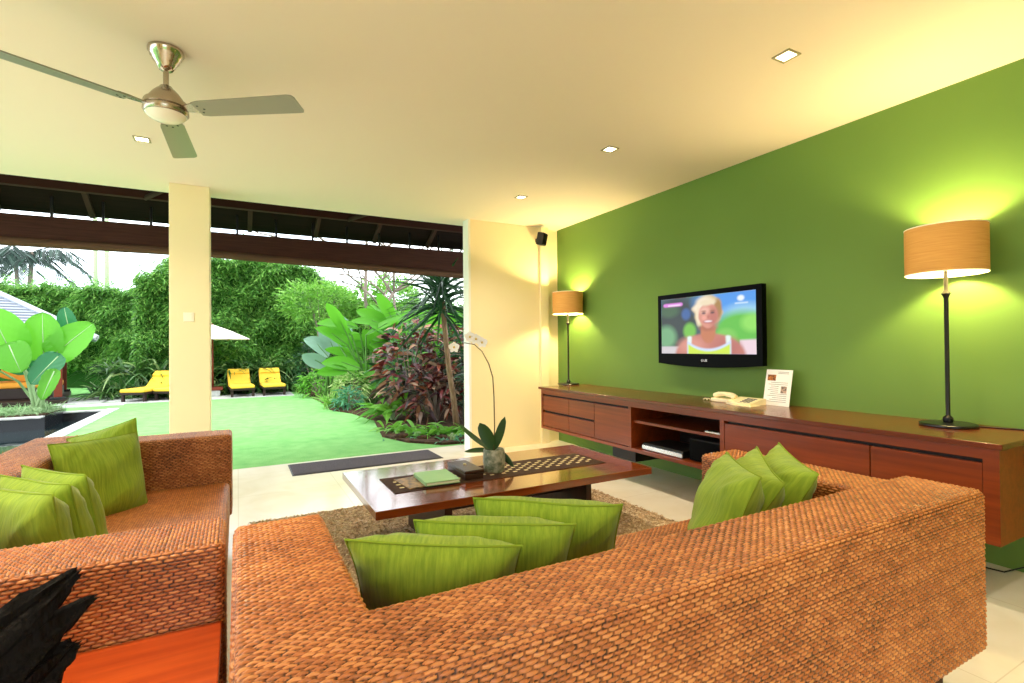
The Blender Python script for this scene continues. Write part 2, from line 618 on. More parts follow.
# wall switch on the pillar
sw = thing('light_switch', 'small square cream light switch on the pillar face', 'switch', (-0.393, 5.505, 1.532))
MB().box((-0.435, 5.497, 1.49), (-0.351, 5.506, 1.574), 0.003).build('switch_plate', 'switch_white', sw)
MB().box((-0.418, 5.492, 1.507), (-0.368, 5.499, 1.557), 0.002).build('rocker', 'switch_white', sw)


# ------------------------------------------------------------------ wicker furniture
def hash01(a_, b_):
    h = np.sin(a_ * 127.1 + b_ * 311.7) * 43758.5453
    return h - np.floor(h)


def wicker_mesh(name, lo, hi, r, faces, pr=0.0098, pc=0.0140, du=0.0027, dv=0.0019, amp=0.0054):
    """a rounded box whose faces carry a real over-and-under weave"""
    lo, hi = np.array(lo, float), np.array(hi, float)
    V, F, T = [], [], []
    base = 0
    for fc in faces:
        ax = 'xyz'.index(fc.lower())
        pos = fc.isupper()
        if ax == 2:
            ua, va = 0, 1
        elif ax == 1:
            ua, va = 0, 2
        else:
            ua, va = 1, 2
        nu = max(2, int((hi[ua] - lo[ua]) / du)) + 1
        nv = max(2, int((hi[va] - lo[va]) / dv)) + 1
        u = np.linspace(lo[ua], hi[ua], nu)
        v = np.linspace(lo[va], hi[va], nv)
        Uu, Vv = np.meshgrid(u, v, indexing='ij')
        Pp = np.zeros((nu, nv, 3))
        Pp[..., ua], Pp[..., va], Pp[..., ax] = Uu, Vv, hi[ax] if pos else lo[ax]
        Q = np.clip(Pp, lo + r, hi - r)
        Nn = nrm(Pp - Q)
        Pp = Q + Nn * r
        row = np.floor(Vv / pr)
        fv = Vv / pr - row
        prof = np.sqrt(np.maximum(0, 1 - ((2 * fv - 1) / 0.82) ** 2))
        wob = 0.12 * np.sin(row * 2.3) + 0.1 * np.sin(Uu * 37 + row)
        ph = Uu / pc + row + wob
        over = 0.5 + 0.5 * np.cos(PI * ph)
        jit = 0.90 + 0.2 * hash01(row, np.floor(ph / 2 + 0.5))
        strand = prof * (0.06 + 0.94 * over ** 0.55) * jit
        fu = Uu / pc + 0.5 - np.floor(Uu / pc + 0.5)
        stake = 0.36 * np.sqrt(np.maximum(0, 1 - ((2 * fu - 1) / 0.6) ** 2))
        dsp = np.maximum(strand, stake)
        em = np.minimum.reduce([Uu - lo[ua], hi[ua] - Uu, Vv - lo[va], hi[va] - Vv])
        fade = np.clip(em / 0.006, 0, 1)
        dsp = dsp * fade + 0.6 * (1 - fade)
        Pp = Pp + Nn * (dsp * amp)[..., None]
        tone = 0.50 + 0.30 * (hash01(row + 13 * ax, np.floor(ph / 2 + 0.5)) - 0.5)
        tone = np.where(dsp < 0.26, 0.0, np.where(strand < stake, 0.2, tone))  # stakes are darker cane; shade in the gaps is painted in as darkest tone
        V.append(Pp.reshape(-1, 3))
        T.append(tone.reshape(-1))
        idx = base + np.arange(nu * nv).reshape(nu, nv)
        q = np.stack([idx[:-1, :-1], idx[1:, :-1], idx[1:, 1:], idx[:-1, 1:]], -1).reshape(-1, 4)
        flip = (ax == 1) == pos
        if flip:
            q = q[:, ::-1]
        F.append(q)
        base += nu * nv
    V, F, T = np.concatenate(V), np.concatenate(F), np.concatenate(T)
    me = bpy.data.meshes.new(name)
    me.vertices.add(len(V))
    me.vertices.foreach_set('co', V.astype(np.float32).ravel())
    me.loops.add(F.size)
    me.loops.foreach_set('vertex_index', F.astype(np.int32).ravel())
    me.polygons.add(len(F))
    me.polygons.foreach_set('loop_start', np.arange(0, F.size, 4, dtype=np.int32))
    me.polygons.foreach_set('loop_total', np.full(len(F), 4, dtype=np.int32))
    me.polygons.foreach_set('use_smooth', np.ones(len(F), dtype=bool))
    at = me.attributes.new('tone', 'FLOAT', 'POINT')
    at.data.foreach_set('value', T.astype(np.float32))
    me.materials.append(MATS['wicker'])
    me.update(calc_edges=True)
    me.validate()
    return me


def part_mesh(name, me, parent):
    o = bpy.data.objects.new(name, me)
    COL.objects.link(o)
    o.parent = parent
    return o


SL, SD, ST, SA = 2.292, 1.012, 0.247, 0.25      # sofa length, depth, back thickness, arm width
ZB, ZA, ZS, ZF = 0.72, 0.688, 0.395, 0.17       # back, arm, seat heights, underside


def make_sofa(label, loc, rotz):
    t_ = thing('rattan_sofa', label, 'sofa', loc, rotz, None)
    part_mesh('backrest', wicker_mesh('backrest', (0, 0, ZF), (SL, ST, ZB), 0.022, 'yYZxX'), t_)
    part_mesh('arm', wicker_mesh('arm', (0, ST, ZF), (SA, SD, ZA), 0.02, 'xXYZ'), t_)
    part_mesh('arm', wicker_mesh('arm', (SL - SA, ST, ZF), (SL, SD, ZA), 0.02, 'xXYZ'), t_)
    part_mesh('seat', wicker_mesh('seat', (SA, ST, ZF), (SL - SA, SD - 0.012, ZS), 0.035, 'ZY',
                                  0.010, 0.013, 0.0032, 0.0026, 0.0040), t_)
    MB().box((0.14, 0.12, 0.03), (SL - 0.14, SD - 0.12, ZF)).build('base', 'plinth_brown', t_, local=True)
    for x in (0.12, SL - 0.2):
        for y in (0.08, SD - 0.16):
            MB().box((x, y, 0.0), (x + 0.08, y + 0.08, ZF + 0.01), 0.006).build('leg', 'plinth_brown', t_, local=True)
    return t_


sofa = make_sofa('long rattan sofa seen from behind with its back to the viewer', (-0.010, 0.775, 0), 0)
sofa2 = copy_tree(sofa)
sofa2.location = (-1.05, 3.957, 0)
sofa2.rotation_euler = (0, 0, -PI / 2)
sofa2['label'] = 'rattan sofa by the pool, its end arm beside the low wooden side table'


# ------------------------------------------------------------------ cushions
def cushion_mesh(seed, size=0.45, T=0.095, n=30):
    r = random.Random(seed)
    ph = [r.uniform(0, 6) for _ in range(6)]
    mb = MB()
    g = np.linspace(-1, 1, n)
    Uu, Vv = np.meshgrid(g, g, indexing='ij')
    pin = 0.05
    x = Uu * (1 - pin * (1 - np.abs(Vv) ** 2.2)) * size / 2
    y = Vv * (1 - pin * (1 - np.abs(Uu) ** 2.2)) * size / 2
    body = ((1 - np.abs(Uu) ** 2.4) * (1 - np.abs(Vv) ** 2.4)) ** 0.55
    wr = 0.05 * np.sin(5 * Uu + 4 * Vv + ph[0]) + 0.06 * np.sin(7 * Vv - 3 * Uu + ph[1])
    wr += 0.10 * np.exp(-((np.abs(Uu) - 0.7) ** 2 + (np.abs(Vv) - 0.7) ** 2) * 14) * np.sin(16 * (Uu - Vv) + ph[2])
    edge = 0.008 * np.sin(3 * Uu + ph[3]) * np.sin(2.5 * Vv + ph[4])
    for sgn in (1, -1):
        z = sgn * T * body * (1 + wr) + edge
        P_ = np.stack([x, y, z], -1).reshape(-1, 3)
        idx = np.arange(n * n).reshape(n, n)
        q = np.stack([idx[:-1, :-1], idx[1:, :-1], idx[1:, 1:], idx[:-1, 1:]], -1).reshape(-1, 4)
        mb.add(P_, (q if sgn > 0 else q[:, ::-1]).tolist())
    ring = [(i, 0) for i in range(n)] + [(n - 1, j) for j in range(1, n)] + \
           [(i, n - 1) for i in range(n - 2, -1, -1)] + [(0, j) for j in range(n - 2, 0, -1)]
    pts = [(x[i, j], y[i, j], edge[i, j]) for i, j in ring]
    pts.append(pts[0])
    pm = MB().tube(pts, 0.0035, 6, cap=False)
    return mb.mesh('cushion', 'green_linen', smooth=True), pm.mesh('piping', 'green_seam', smooth=True)


CUSH = [cushion_mesh(s_) for s_ in (3, 8, 21)]


def cushion(A, B, bottom, label, kind, group, size=0.45):
    """A, B = upper corners, bottom = point on the lower edge's middle"""
    A, B, C = Vector(A), Vector(B), Vector(bottom)
    ux = (B - A).normalized()
    mid = (A + B) / 2
    dn = C - mid
    dn = (dn - ux * dn.dot(ux)).normalized()
    vy = -dn
    nz = ux.cross(vy)
    me, pm = CUSH[kind]
    o = bpy.data.objects.new('scatter_cushion', me)
    COL.objects.link(o)
    Mx = Matrix.Identity(4)
    for i in range(3):
        Mx[i][0], Mx[i][1], Mx[i][2] = ux[i], vy[i], nz[i]
    Mx.translation = mid + dn * size / 2
    o.matrix_world = Mx @ Matrix.Diagonal((max(0.9, (B - A).length / 0.45), size / 0.45, 1, 1))
    tag(o, label, 'cushion', group)
    p = bpy.data.objects.new('piping', pm)
    COL.objects.link(p)
    p.parent = o
    return o


G1, G2, G3 = 'green cushions along the sofa back', 'green cushions against the sofa arm', 'green cushions on the poolside sofa'
cushion((0.234, 1.314, 0.758), (0.628, 1.119, 0.733), (0.53, 1.46, 0.393), 'green cushion nearest the sofa corner arm, first of the row of three seen from behind', 0, G1, 0.44)
cushion((0.42, 1.344, 0.767), (0.809, 1.14, 0.75), (0.72, 1.473, 0.40), 'green cushion in the middle of the row of three below the coffee table', 1, G1, 0.44)
cushion((0.622, 1.402, 0.781), (0.989, 1.159, 0.771), (0.926, 1.478, 0.402), 'green cushion of the back row closest to the coffee table legs', 2, G1, 0.44)
cushion((1.843, 1.48, 0.774), (1.577, 1.13, 0.780), (1.58, 1.396, 0.366), 'green cushion leaning in front, largest of the three by the far sofa arm', 1, G2, 0.42)
cushion((1.974, 1.432, 0.792), (1.678, 1.11, 0.747), (1.684, 1.453, 0.396), 'green cushion between two others by the far sofa arm', 2, G2, 0.42)
cushion((2.107, 1.42, 0.798), (1.827, 1.082, 0.769), (1.824, 1.404, 0.396), 'green cushion resting against the far sofa arm nearest the cabinet', 0, G2, 0.42)
cushion((-0.81, 3.23, 0.780), (-0.504, 3.515, 0.774), (-0.586, 3.283, 0.375), 'large dark green cushion turned square to the viewer on the poolside sofa', 1, G3, 0.43)
cushion((-0.84, 3.72, 0.740), (-0.520, 3.55, 0.845), (-0.606, 3.48, 0.385), 'olive cushion tucked behind the large square one by the end arm', 0, G3, 0.43)
cushion((-0.80, 2.86, 0.755), (-0.517, 2.50, 0.757), (-0.60, 2.73, 0.36), 'green cushion at the back of the near stack on the poolside sofa', 0, G3, 0.42)
cushion((-0.82, 2.70, 0.752), (-0.530, 2.36, 0.757), (-0.615, 2.58, 0.36), 'green cushion sandwiched in the near stack on the poolside sofa', 2, G3, 0.42)
cushion((-0.84, 2.56, 0.748), (-0.543, 2.22, 0.757), (-0.62, 2.43, 0.36), 'bright yellow green cushion lying foremost beside the near sofa arm', 1, G3, 0.42)

# ------------------------------------------------------------------ wooden side table and driftwood
st = thing('side_table', 'low orange brown wooden side table between the two sofas', 'table', (-0.4, 1.3, 0))
MB().box((-0.80, 0.95, 0.435), (-0.042, 1.658, 0.472), 0.004).build('tabletop', 'side_wood', st)
for x in (-0.78, -0.12):
    for y in (0.97, 1.56):
        MB().box((x, y, 0), (x + 0.06, y + 0.06, 0.436), 0.004).build('leg', 'side_wood', st)
MB().box((-0.74, 1.0, 0.375), (-0.10, 1.60, 0.436)).build('apron', 'side_wood', st)


def spike(mb, pts, rads, n=20, seed=0, rings=18, flat=0.62, tilt=0.5, rough=0.28):
    """a weathered prong: ridged along its length, flattened, with a ragged broken end"""
    r = np.random.default_rng(seed)
    pts = np.array(pts, float)
    k0 = np.linspace(0, 1, len(pts))
    kk = np.linspace(0, 1, rings)
    C = np.stack([np.interp(kk, k0, pts[:, c]) for c in range(3)], 1)
    for _ in range(2):
        C[1:-1] = 0.25 * C[:-2] + 0.5 * C[1:-1] + 0.25 * C[2:]
    Rr = np.interp(kk, k0, rads)
    ridge = 1 + rough * np.sin(np.arange(n) * 2 * PI / n * 5 + r.uniform(0, 6)) + r.uniform(-rough, rough, n)
    vs, fs = [], []
    for i_ in range(rings):
        d = nrm(C[min(i_ + 1, rings - 1)] - C[max(i_ - 1, 0)])
        a_ = nrm(np.cross(d, [0.2, -1.0, 0.3]))
        b_ = np.cross(d, a_)
        th = np.arange(n) * 2 * PI / n + tilt * i_ / rings
        loc = ridge * (1 + 0.10 * r.standard_normal(n)) * Rr[i_]
        p = C[i_] + (loc * np.cos(th))[:, None] * a_ + (loc * flat * np.sin(th))[:, None] * b_
        if i_ == rings - 1:
            p = p + d * r.uniform(-0.012, 0.012, n)[:, None]
        vs.append(p)
    vs = np.concatenate(vs)
    for i_ in range(rings - 1):
        for k in range(n):
            k2 = (k + 1) % n
            fs.append((i_ * n + k, i_ * n + k2, (i_ + 1) * n + k2, (i_ + 1) * n + k))
    fs.append(tuple(range(n - 1, -1, -1)))
    fs.append(tuple((rings - 1) * n + k for k in range(n)))
    mb.add(vs, fs)


dw = MB()
# one gnarled root: a bulky body on the table, prongs pointing towards the room
spike(dw, [(-0.53, 1.20, 0.470), (-0.52, 1.20, 0.56), (-0.47, 1.21, 0.64), (-0.40, 1.24, 0.705), (-0.345, 1.27, 0.750), (-0.285, 1.30, 0.794)],
      [0.13, 0.13, 0.085, 0.045, 0.026, 0.008], 24, 1)
spike(dw, [(-0.47, 1.20, 0.56), (-0.40, 1.22, 0.62), (-0.345, 1.25, 0.675), (-0.300, 1.28, 0.712), (-0.258, 1.30, 0.739)],
      [0.09, 0.060, 0.030, 0.019, 0.007], 20, 2)
spike(dw, [(-0.46, 1.20, 0.53), (-0.39, 1.22, 0.575), (-0.345, 1.24, 0.612), (-0.308, 1.26, 0.645), (-0.284, 1.28, 0.668)],
      [0.09, 0.062, 0.040, 0.026, 0.012], 20, 3)
spike(dw, [(-0.48, 1.18, 0.50), (-0.41, 1.19, 0.512), (-0.36, 1.20, 0.522), (-0.325, 1.205, 0.530)],
      [0.07, 0.036, 0.022, 0.016], 20, 4)
spike(dw, [(-0.50, 1.16, 0.58), (-0.55, 1.14, 0.66), (-0.60, 1.12, 0.72), (-0.66, 1.10, 0.76)], [0.085, 0.07, 0.045, 0.012], 20, 5)
spike(dw, [(-0.48, 1.18, 0.62), (-0.44, 1.17, 0.67), (-0.42, 1.17, 0.72)], [0.05, 0.03, 0.008], 16, 6, 10)
dwo = dw.build('driftwood_sculpture', 'driftwood', None, smooth=False, origin=(-0.46, 1.19, 0.472))
tag(dwo, 'dark jagged driftwood root standing on the low wooden side table', 'sculpture')
sd = dwo.modifiers.new('soften', 'SUBSURF')
sd.levels = sd.render_levels = 1
sd.subdivision_type = 'SIMPLE'

# ------------------------------------------------------------------ rug, mat, coffee table
rug = thing('shag_rug', 'beige shaggy rug under the coffee table', 'rug', (1.4, 2.9, 0))
MB().box((0.075, 1.86, 0.0), (2.665, 4.03, 0.012), 0.004).build('backing', 'rug_base', rug)
pile = MB()
n = 46000
px_ = RNG.uniform(0.08, 2.66, n)
py_ = RNG.uniform(1.87, 4.025, n)
pd = rdir(n, 0.15, 0.8)
ribbons(pile, np.stack([px_, py_, np.full(n, 0.010)], 1), pd, rdir(n, -.2, .2), RNG.uniform(0.025, 0.05, n), 0.011, 0.5, 2, 'strap', False)
po = pile.build('pile', 'rug_pile', rug)
po['kind'] = 'stuff'

dm = thing('doormat', 'grey ribbed doormat on the floor at the garden opening', 'mat', (1.23, 5.6, 0))
MB().box((0.475, 5.345, 0.0), (1.99, 5.83, 0.012), 0.004).build('pad', 'mat_grey', dm)
MB().box((0.46, 5.33, 0.0), (2.005, 5.845, 0.007), 0.003).build('border', 'black_matte', dm)

TX0, TX1, TY0, TY1 = 0.614, 2.4855, 2.604, 3.545
ct = thing('coffee_table', 'long low polished wooden coffee table on the beige rug', 'table', (1.55, 3.07, 0))
MB().box((TX0, TY0, 0.355), (TX1, TY1, 0.40), 0.004).build('tabletop', 'table_wood', ct)
for x in (1.03, 2.015):
    MB().box((x, 2.72, 0.012), (x + 0.045, 3.43, 0.356), 0.003).build('leg', 'dark_wood', ct)
MB().box((1.07, 3.02, 0.20), (2.02, 3.13, 0.30), 0.003).build('stretcher', 'dark_wood', ct)

rn = MB().box((0.785, 2.868, 0.4003), (2.297, 3.235, 0.4035), 0.001)
run = thing('table_runner', 'dark brown table runner with pale dashes along the coffee table', 'runner', (1.54, 3.05, 0.4))
for i in range(34):                       # woven rows of pale dashes
    x = 0.84 + i * 0.0425
    for j in range(3):
        y = 2.985 + j * 0.072 + (0.018 if i % 2 else -0.018)
        rn.box((x, y - 0.010, 0.4033), (x + 0.027, y + 0.010, 0.4043), 0, mi=1)
rn.build('cloth', ['runner_dark', 'runner_pale'], run)

mg = MB().box((0, 0, 0), (0.34, 0.25, 0.006), 0.001)
mgo = mg.build('magazine', 'mag_cover', None, origin=None)
mgo.location = (0.88, 2.90, 0.4046)
mgo.rotation_euler = (0, 0, 0.10)
tag(mgo, 'brown patterned magazine lying at the open end of the table runner', 'magazine')
bk = thing('green_book', 'pale green book beside the patterned magazine on the coffee table', 'book', (0.975, 2.885, 0.4112), -0.04)
MB().box((0, 0, 0), (0.215, 0.28, 0.004), 0.001).box((0, 0, 0.018), (0.215, 0.28, 0.022), 0.001).box((0, 0, 0.002), (0.004, 0.28, 0.020)).build('cover', 'book_green', bk, local=True)
MB().box((0.003, 0.004, 0.004), (0.210, 0.276, 0.018)).build('pages', 'book_page', bk, local=True)
bx = thing('wooden_box', 'dark brown lidded wooden box between book and orchid pot', 'box', (1.30, 3.06, 0.4046))
MB().box((1.240, 2.918, 0.4046), (1.365, 3.215, 0.440), 0.004).build('body', 'box_brown', bx)
MB().box((1.236, 2.914, 0.442), (1.369, 3.219, 0.462), 0.005).build('lid', 'box_brown', bx)
MB().lathe([(0, 0.012), (0.008, 0.01), (0.012, 0.004), (0.009, 0), (0, 0)], (1.305, 3.08, 0.462), 14).build('knob', 'runner_pale', bx, smooth=True)

# orchid in a pot
op = thing('potted_orchid', 'white orchid on a bent stem in a mottled grey pot on the coffee table', 'plant', (1.50, 3.04, 0.4046))
pot = [(0, 0), (0.060, 0), (0.067, 0.01), (0.074, 0.07), (0.073, 0.12), (0.069, 0.150), (0.062, 0.150), (0.062, 0.13), (0, 0.125)]
MB().lathe(pot, (1.50, 3.04, 0.4046), 28).build('pot', 'pot_ceramic', op, smooth='auto')
ol = MB()
P0 = np.array([1.50, 3.04, 0.54])
SV = np.array([0.8797, -0.4756, 0])
for dx, dz, L_, W_, dr_ in [(-0.55, 1.0, 0.235, 0.090, 0.12), (0.22, 1.0, 0.24, 0.058, 0.0), (-1.0, 0.42, 0.27, 0.055, -0.28), (-0.9, 0.06, 0.20, 0.05, 0.1), (0.55, -0.2, 0.14, 0.05, 0.5)]:
    d = SV * dx + np.array([0.1, -0.05, dz])
    ribbons(ol, [P0], [d], [SV * 1.0 + np.array([0, 0, 0.3]) if abs(dx) < 0.7 else np.array([0.3, 0.75, 0.5])], L_, W_, dr_, 8, 'oval', True, 0.2)
ol.build('leaves', 'orchid_leaf', op, smooth=True)
stem_px = [(0.0, 0.54), (0.005, 0.70), (0.003, 0.90), (-0.004, 1.03), (-0.03, 1.12), (-0.075, 1.205), (-0.125, 1.25), (-0.19, 1.262), (-0.245, 1.24)]
sp = [(1.50 + SV[0] * a_, 3.04 + SV[1] * a_, z) for a_, z in stem_px]
MB().tube(sp, [0.004] * 5 + [0.003] * 4, 7).build('stem', 'orchid_stem', op, smooth=True)
for a_, z in ((-0.115, 1.285), (-0.155, 1.30), (-0.075, 1.262), (-0.262, 1.232)):
    c = np.array([1.50 + SV[0] * a_, 3.035 + SV[1] * a_, z])
    fl = MB()
    view = nrm(np.array([-0.45, -0.88, 0.0]))
    for k in range(5):
        th = PI / 2 + k * 2 * PI / 5
        d = SV * math.cos(th) + np.array([0, 0, 1]) * math.sin(th) + view * 0.25
        ribbons(fl, [c], [d], [np.cross(d, view)], 0.040, 0.042 if k in (1, 4) else 0.028, 0, 5, 'oval', True, 0.2)
    f_ = fl.build('flower', 'orchid_petal', op, smooth=True)
    MB().lathe([(0, 0.010), (0.006, 0.006), (0.008, 0), (0.004, -0.006), (0, -0.007)], tuple(c + view * 0.012), 10).build('lip', 'orchid_lip', f_, smooth=True)

# ------------------------------------------------------------------ wall cabinet
CX = 3.07
cab = thing('media_cabinet', 'long red brown wall mounted cabinet below the television', 'cabinet', (3.38, 2.98, 0.29))
MB().box((3.04, 0.97, 0.742), (W - 0.002, 5.0, 0.769), 0.003).build('top', 'cabinet_top', cab)
body = MB()
body.box((CX, 0.99, 0.295), (W - 0.004, 4.985, 0.325))                 # bottom board
body.box((CX, 4.955, 0.325), (W - 0.004, 4.985, 0.742))                # end panels
body.box((CX, 0.99, 0.325), (W - 0.004, 1.05, 0.742))
body.box((CX, 3.47, 0.325), (W - 0.004, 3.505, 0.688))
body.box((CX, 2.49, 0.325), (W - 0.004, 2.525, 0.688))
body.box((CX + 0.002, 1.05, 0.688), (CX + 0.03, 4.955, 0.742))         # rail under the top
body.build('carcass', 'cabinet_wood', cab)
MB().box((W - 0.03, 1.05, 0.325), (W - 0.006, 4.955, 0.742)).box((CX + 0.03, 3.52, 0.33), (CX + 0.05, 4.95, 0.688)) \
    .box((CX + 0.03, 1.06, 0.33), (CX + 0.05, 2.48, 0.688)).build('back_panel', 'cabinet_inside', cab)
MB().box((CX + 0.03, 2.525, 0.548), (W - 0.03, 3.47, 0.570), 0.001).build('shelf', 'cabinet_wood', cab)
for (y0, y1, z0, z1) in ((4.44, 4.95, 0.505, 0.668), (4.005, 4.434, 0.505, 0.668), (4.44, 4.95, 0.33, 0.482), (4.005, 4.434, 0.33, 0.482)):
    MB().box((CX + 0.004, y0, z0), (CX + 0.03, y1, z1), 0.002).build('drawer', 'cabinet_wood', cab)
for (y0, y1) in ((3.508, 4.000), (1.538, 2.488), (1.053, 1.532)):
    MB().box((CX + 0.004, y0, 0.33), (CX + 0.03, y1, 0.668), 0.002).build('door', 'cabinet_wood', cab)
for y in (3.44, 1.45):
    MB().box((3.09, y, 0.20), (3.45, y + 0.31, 0.296), 0.002).build('support', 'cabinet_dark', cab)

# equipment in the open bay
dv = thing('disc_player', 'slim silver disc player on the bottom of the open cabinet bay', 'disc player', (3.25, 3.13, 0.325))
MB().box((3.115, 2.915, 0.329), (3.42, 3.37, 0.383), 0.003).build('case', 'black_matte', dv)
MB().box((3.105, 2.915, 0.331), (3.116, 3.37, 0.366), 0.002).build('front_panel', 'silver', dv)
for y in (2.94, 3.33):
    MB().lathe([(0.015, 0), (0.015, 0.005)], (3.15, y, 0.3248), 10).build('foot', 'black_matte', dv)
amp_ = thing('amplifier', 'black amplifier box beside the silver disc player', 'amplifier', (3.3, 2.69, 0.325))
MB().box((3.13, 2.55, 0.330), (3.50, 2.86, 0.50), 0.004).build('case', 'black_matte', amp_)
MB().box((3.122, 2.555, 0.335), (3.131, 2.855, 0.495), 0.002).build('front_panel', 'black_plastic', amp_)
for y in (2.60, 2.80):
    MB().lathe([(0.015, 0), (0.015, 0.006)], (3.17, y, 0.3248), 10).build('foot', 'black_matte', amp_)
MB().lathe([(0, 0.012), (0.018, 0.012), (0.02, 0)], (3.112, 2.62, 0.42), 14).build('dial', 'silver', amp_)
rc = thing('remote_control', 'small silver remote control on the upper cabinet shelf', 'remote control', (3.14, 2.60, 0.57))
MB().box((3.10, 2.54, 0.5702), (3.15, 2.69, 0.588), 0.006).build('body', 'silver', rc)
MB().box((3.108, 2.56, 0.588), (3.142, 2.65, 0.591), 0.001).build('keypad', 'black_plastic', rc)

# telephone and menu card
ph = thing('telephone', 'cream desk telephone on the cabinet under the television', 'telephone', (3.47, 2.66, 0.769))
tb = MB()
v = []
for (x, z) in ((3.38, 0.769), (3.56, 0.769), (3.56, 0.815), (3.52, 0.815), (3.38, 0.786)):
    v.append((x, z))
vs = [(x, 2.50, z) for x, z in v] + [(x, 2.72, z) for x, z in v]
tb.add(vs, [(0, 1, 2, 3, 4), (9, 8, 7, 6, 5)] + [(i, i + 5, (i + 1) % 5 + 5, (i + 1) % 5) for i in range(5)])
tb.build('base', 'ivory_plastic', ph)
hs = MB()
hs.tube([(3.47, 2.70, 0.812), (3.47, 2.735, 0.828), (3.47, 2.80, 0.834), (3.47, 2.86, 0.828), (3.47, 2.895, 0.812)], [0.024, 0.022, 0.018, 0.021, 0.024], 12)
hs.build('handset', 'ivory_plastic', ph, smooth='auto')
MB().box((3.42, 2.70, 0.769), (3.53, 2.90, 0.800), 0.006).build('cradle', 'ivory_plastic', ph)
kp = MB()
for i in range(4):
    for j in range(3):
        kp.box((3.40 + i * 0.028, 2.53 + j * 0.03, 0.790 + i * 0.006), (3.418 + i * 0.028, 2.55 + j * 0.03, 0.797 + i * 0.006), 0.001)
kp.build('keypad', 'card_ink', ph)
cd = [(3.46 + 0.012 * math.cos(k * 0.9), 2.91 + 0.005 * k, 0.778 + 0.006 * math.sin(k * 0.9)) for k in range(0, 22)]
MB().tube(cd, 0.004, 6).build('cord', 'ivory_plastic', ph, smooth=True)
lf = MB().box((3.33, 2.47, 0.7692), (3.45, 2.64, 0.772), 0.0005).build('leaflet', 'ivory_plastic', None)
tag(lf, 'cream leaflet lying flat in front of the desk telephone', 'leaflet')

bc = thing('menu_card', 'white folded menu card with two small pictures standing on the cabinet', 'card', (3.60, 2.42, 0.769))
R_ = Matrix.Rotation(math.radians(12), 3, 'Y')
cpv = (3.56, 2.42, 0.7702)
MB().box((3.56, 2.318, 0.7702), (3.5625, 2.528, 1.045), 0, rot=R_, piv=cpv).build('front_sheet', 'white_card', bc)
MB().box((3.672, 2.40, 0.7702), (3.6745, 2.47, 1.04), 0, rot=Matrix.Rotation(math.radians(-11), 3, 'Y'), piv=(3.672, 2.42, 0.7702)).build('back_sheet', 'white_card', bc)
MB().box((3.5588, 2.445, 0.960), (3.5601, 2.512, 1.005), 0, rot=R_, piv=cpv).build('picture', 'photo_orange', bc)
MB().box((3.5588, 2.350, 0.868), (3.5601, 2.395, 0.920), 0, rot=R_, piv=cpv).build('picture', 'photo_grey', bc)
tl = MB()
for k in range(11):
    z = 0.80 + k * 0.0145
    if not (0.86 < z < 0.925):
        tl.box((3.5590, 2.345, z), (3.5601, 2.50 - 0.02 * (k % 3), z + 0.003), 0, rot=R_, piv=cpv)
    else:
        tl.box((3.5590, 2.415, z), (3.5601, 2.50 - 0.012 * (k % 3), z + 0.003), 0, rot=R_, piv=cpv)
for k in range(2):
    tl.box((3.5590, 2.345, 1.015 + k * 0.011), (3.5601, 2.43, 1.018 + k * 0.011), 0, rot=R_, piv=cpv)
tl.build('text_lines', 'card_ink', bc)

# ------------------------------------------------------------------ television
tv = thing('television', 'black flat television mounted on the green wall above the cabinet', 'television', (3.6, 3.1, 1.39))
TXF = 3.555
YL, YR, ZT0, ZB0 = 3.618, 2.520, 1.705, 1.065
ys = np.linspace(YL, YR, 25)
pts = [(y, ZT0) for y in ys] + [(y, ZB0 - 0.028 * (1 - ((y - 3.07) / 0.55) ** 2)) for y in ys[::-1]]
nb = len(pts)
bz = MB()
vs = [(TXF, y, z) for y, z in pts] + [(TXF + 0.055, y, z) for y, z in pts]
fs = [tuple(range(nb - 1, -1, -1)), tuple(range(nb, 2 * nb))] + [(i, (i + 1) % nb, nb + (i + 1) % nb, nb + i) for i in range(nb)]
bz.add(vs, fs)
bz.build('bezel', 'black_plastic', tv)
MB().box((TXF + 0.05, 2.66, 1.12), (TXF + 0.10, 3.48, 1.65), 0.02).build('rear_housing', 'black_matte', tv)
MB().box((TXF + 0.095, 2.95, 1.25), (W - 0.001, 3.30, 1.52), 0.004).build('wall_bracket', 'black_metal', tv)

SW, SH = 240, 136
u = np.linspace(0, 1, SW)[:, None] * np.ones((1, SH))
v_ = np.ones((SW, 1)) * np.linspace(0, 1, SH)[None]      # v up
X_, Y_ = u, 1 - v_                                        # Y_ down, picture coordinates
img = np.zeros((SW, SH, 3))


def L3(*c): return np.array(lin(*c)[:3])


def paint(mask, col):
    global img
    img = img * (1 - mask[..., None]) + L3(*col) * mask[..., None]


def ell(cx, cy, rx, ry, soft=0.08):
    d = np.sqrt(((X_ - cx) / rx) ** 2 + ((Y_ - cy) / ry) ** 2)
    return np.clip((1 - d) / soft + 0.5, 0, 1)


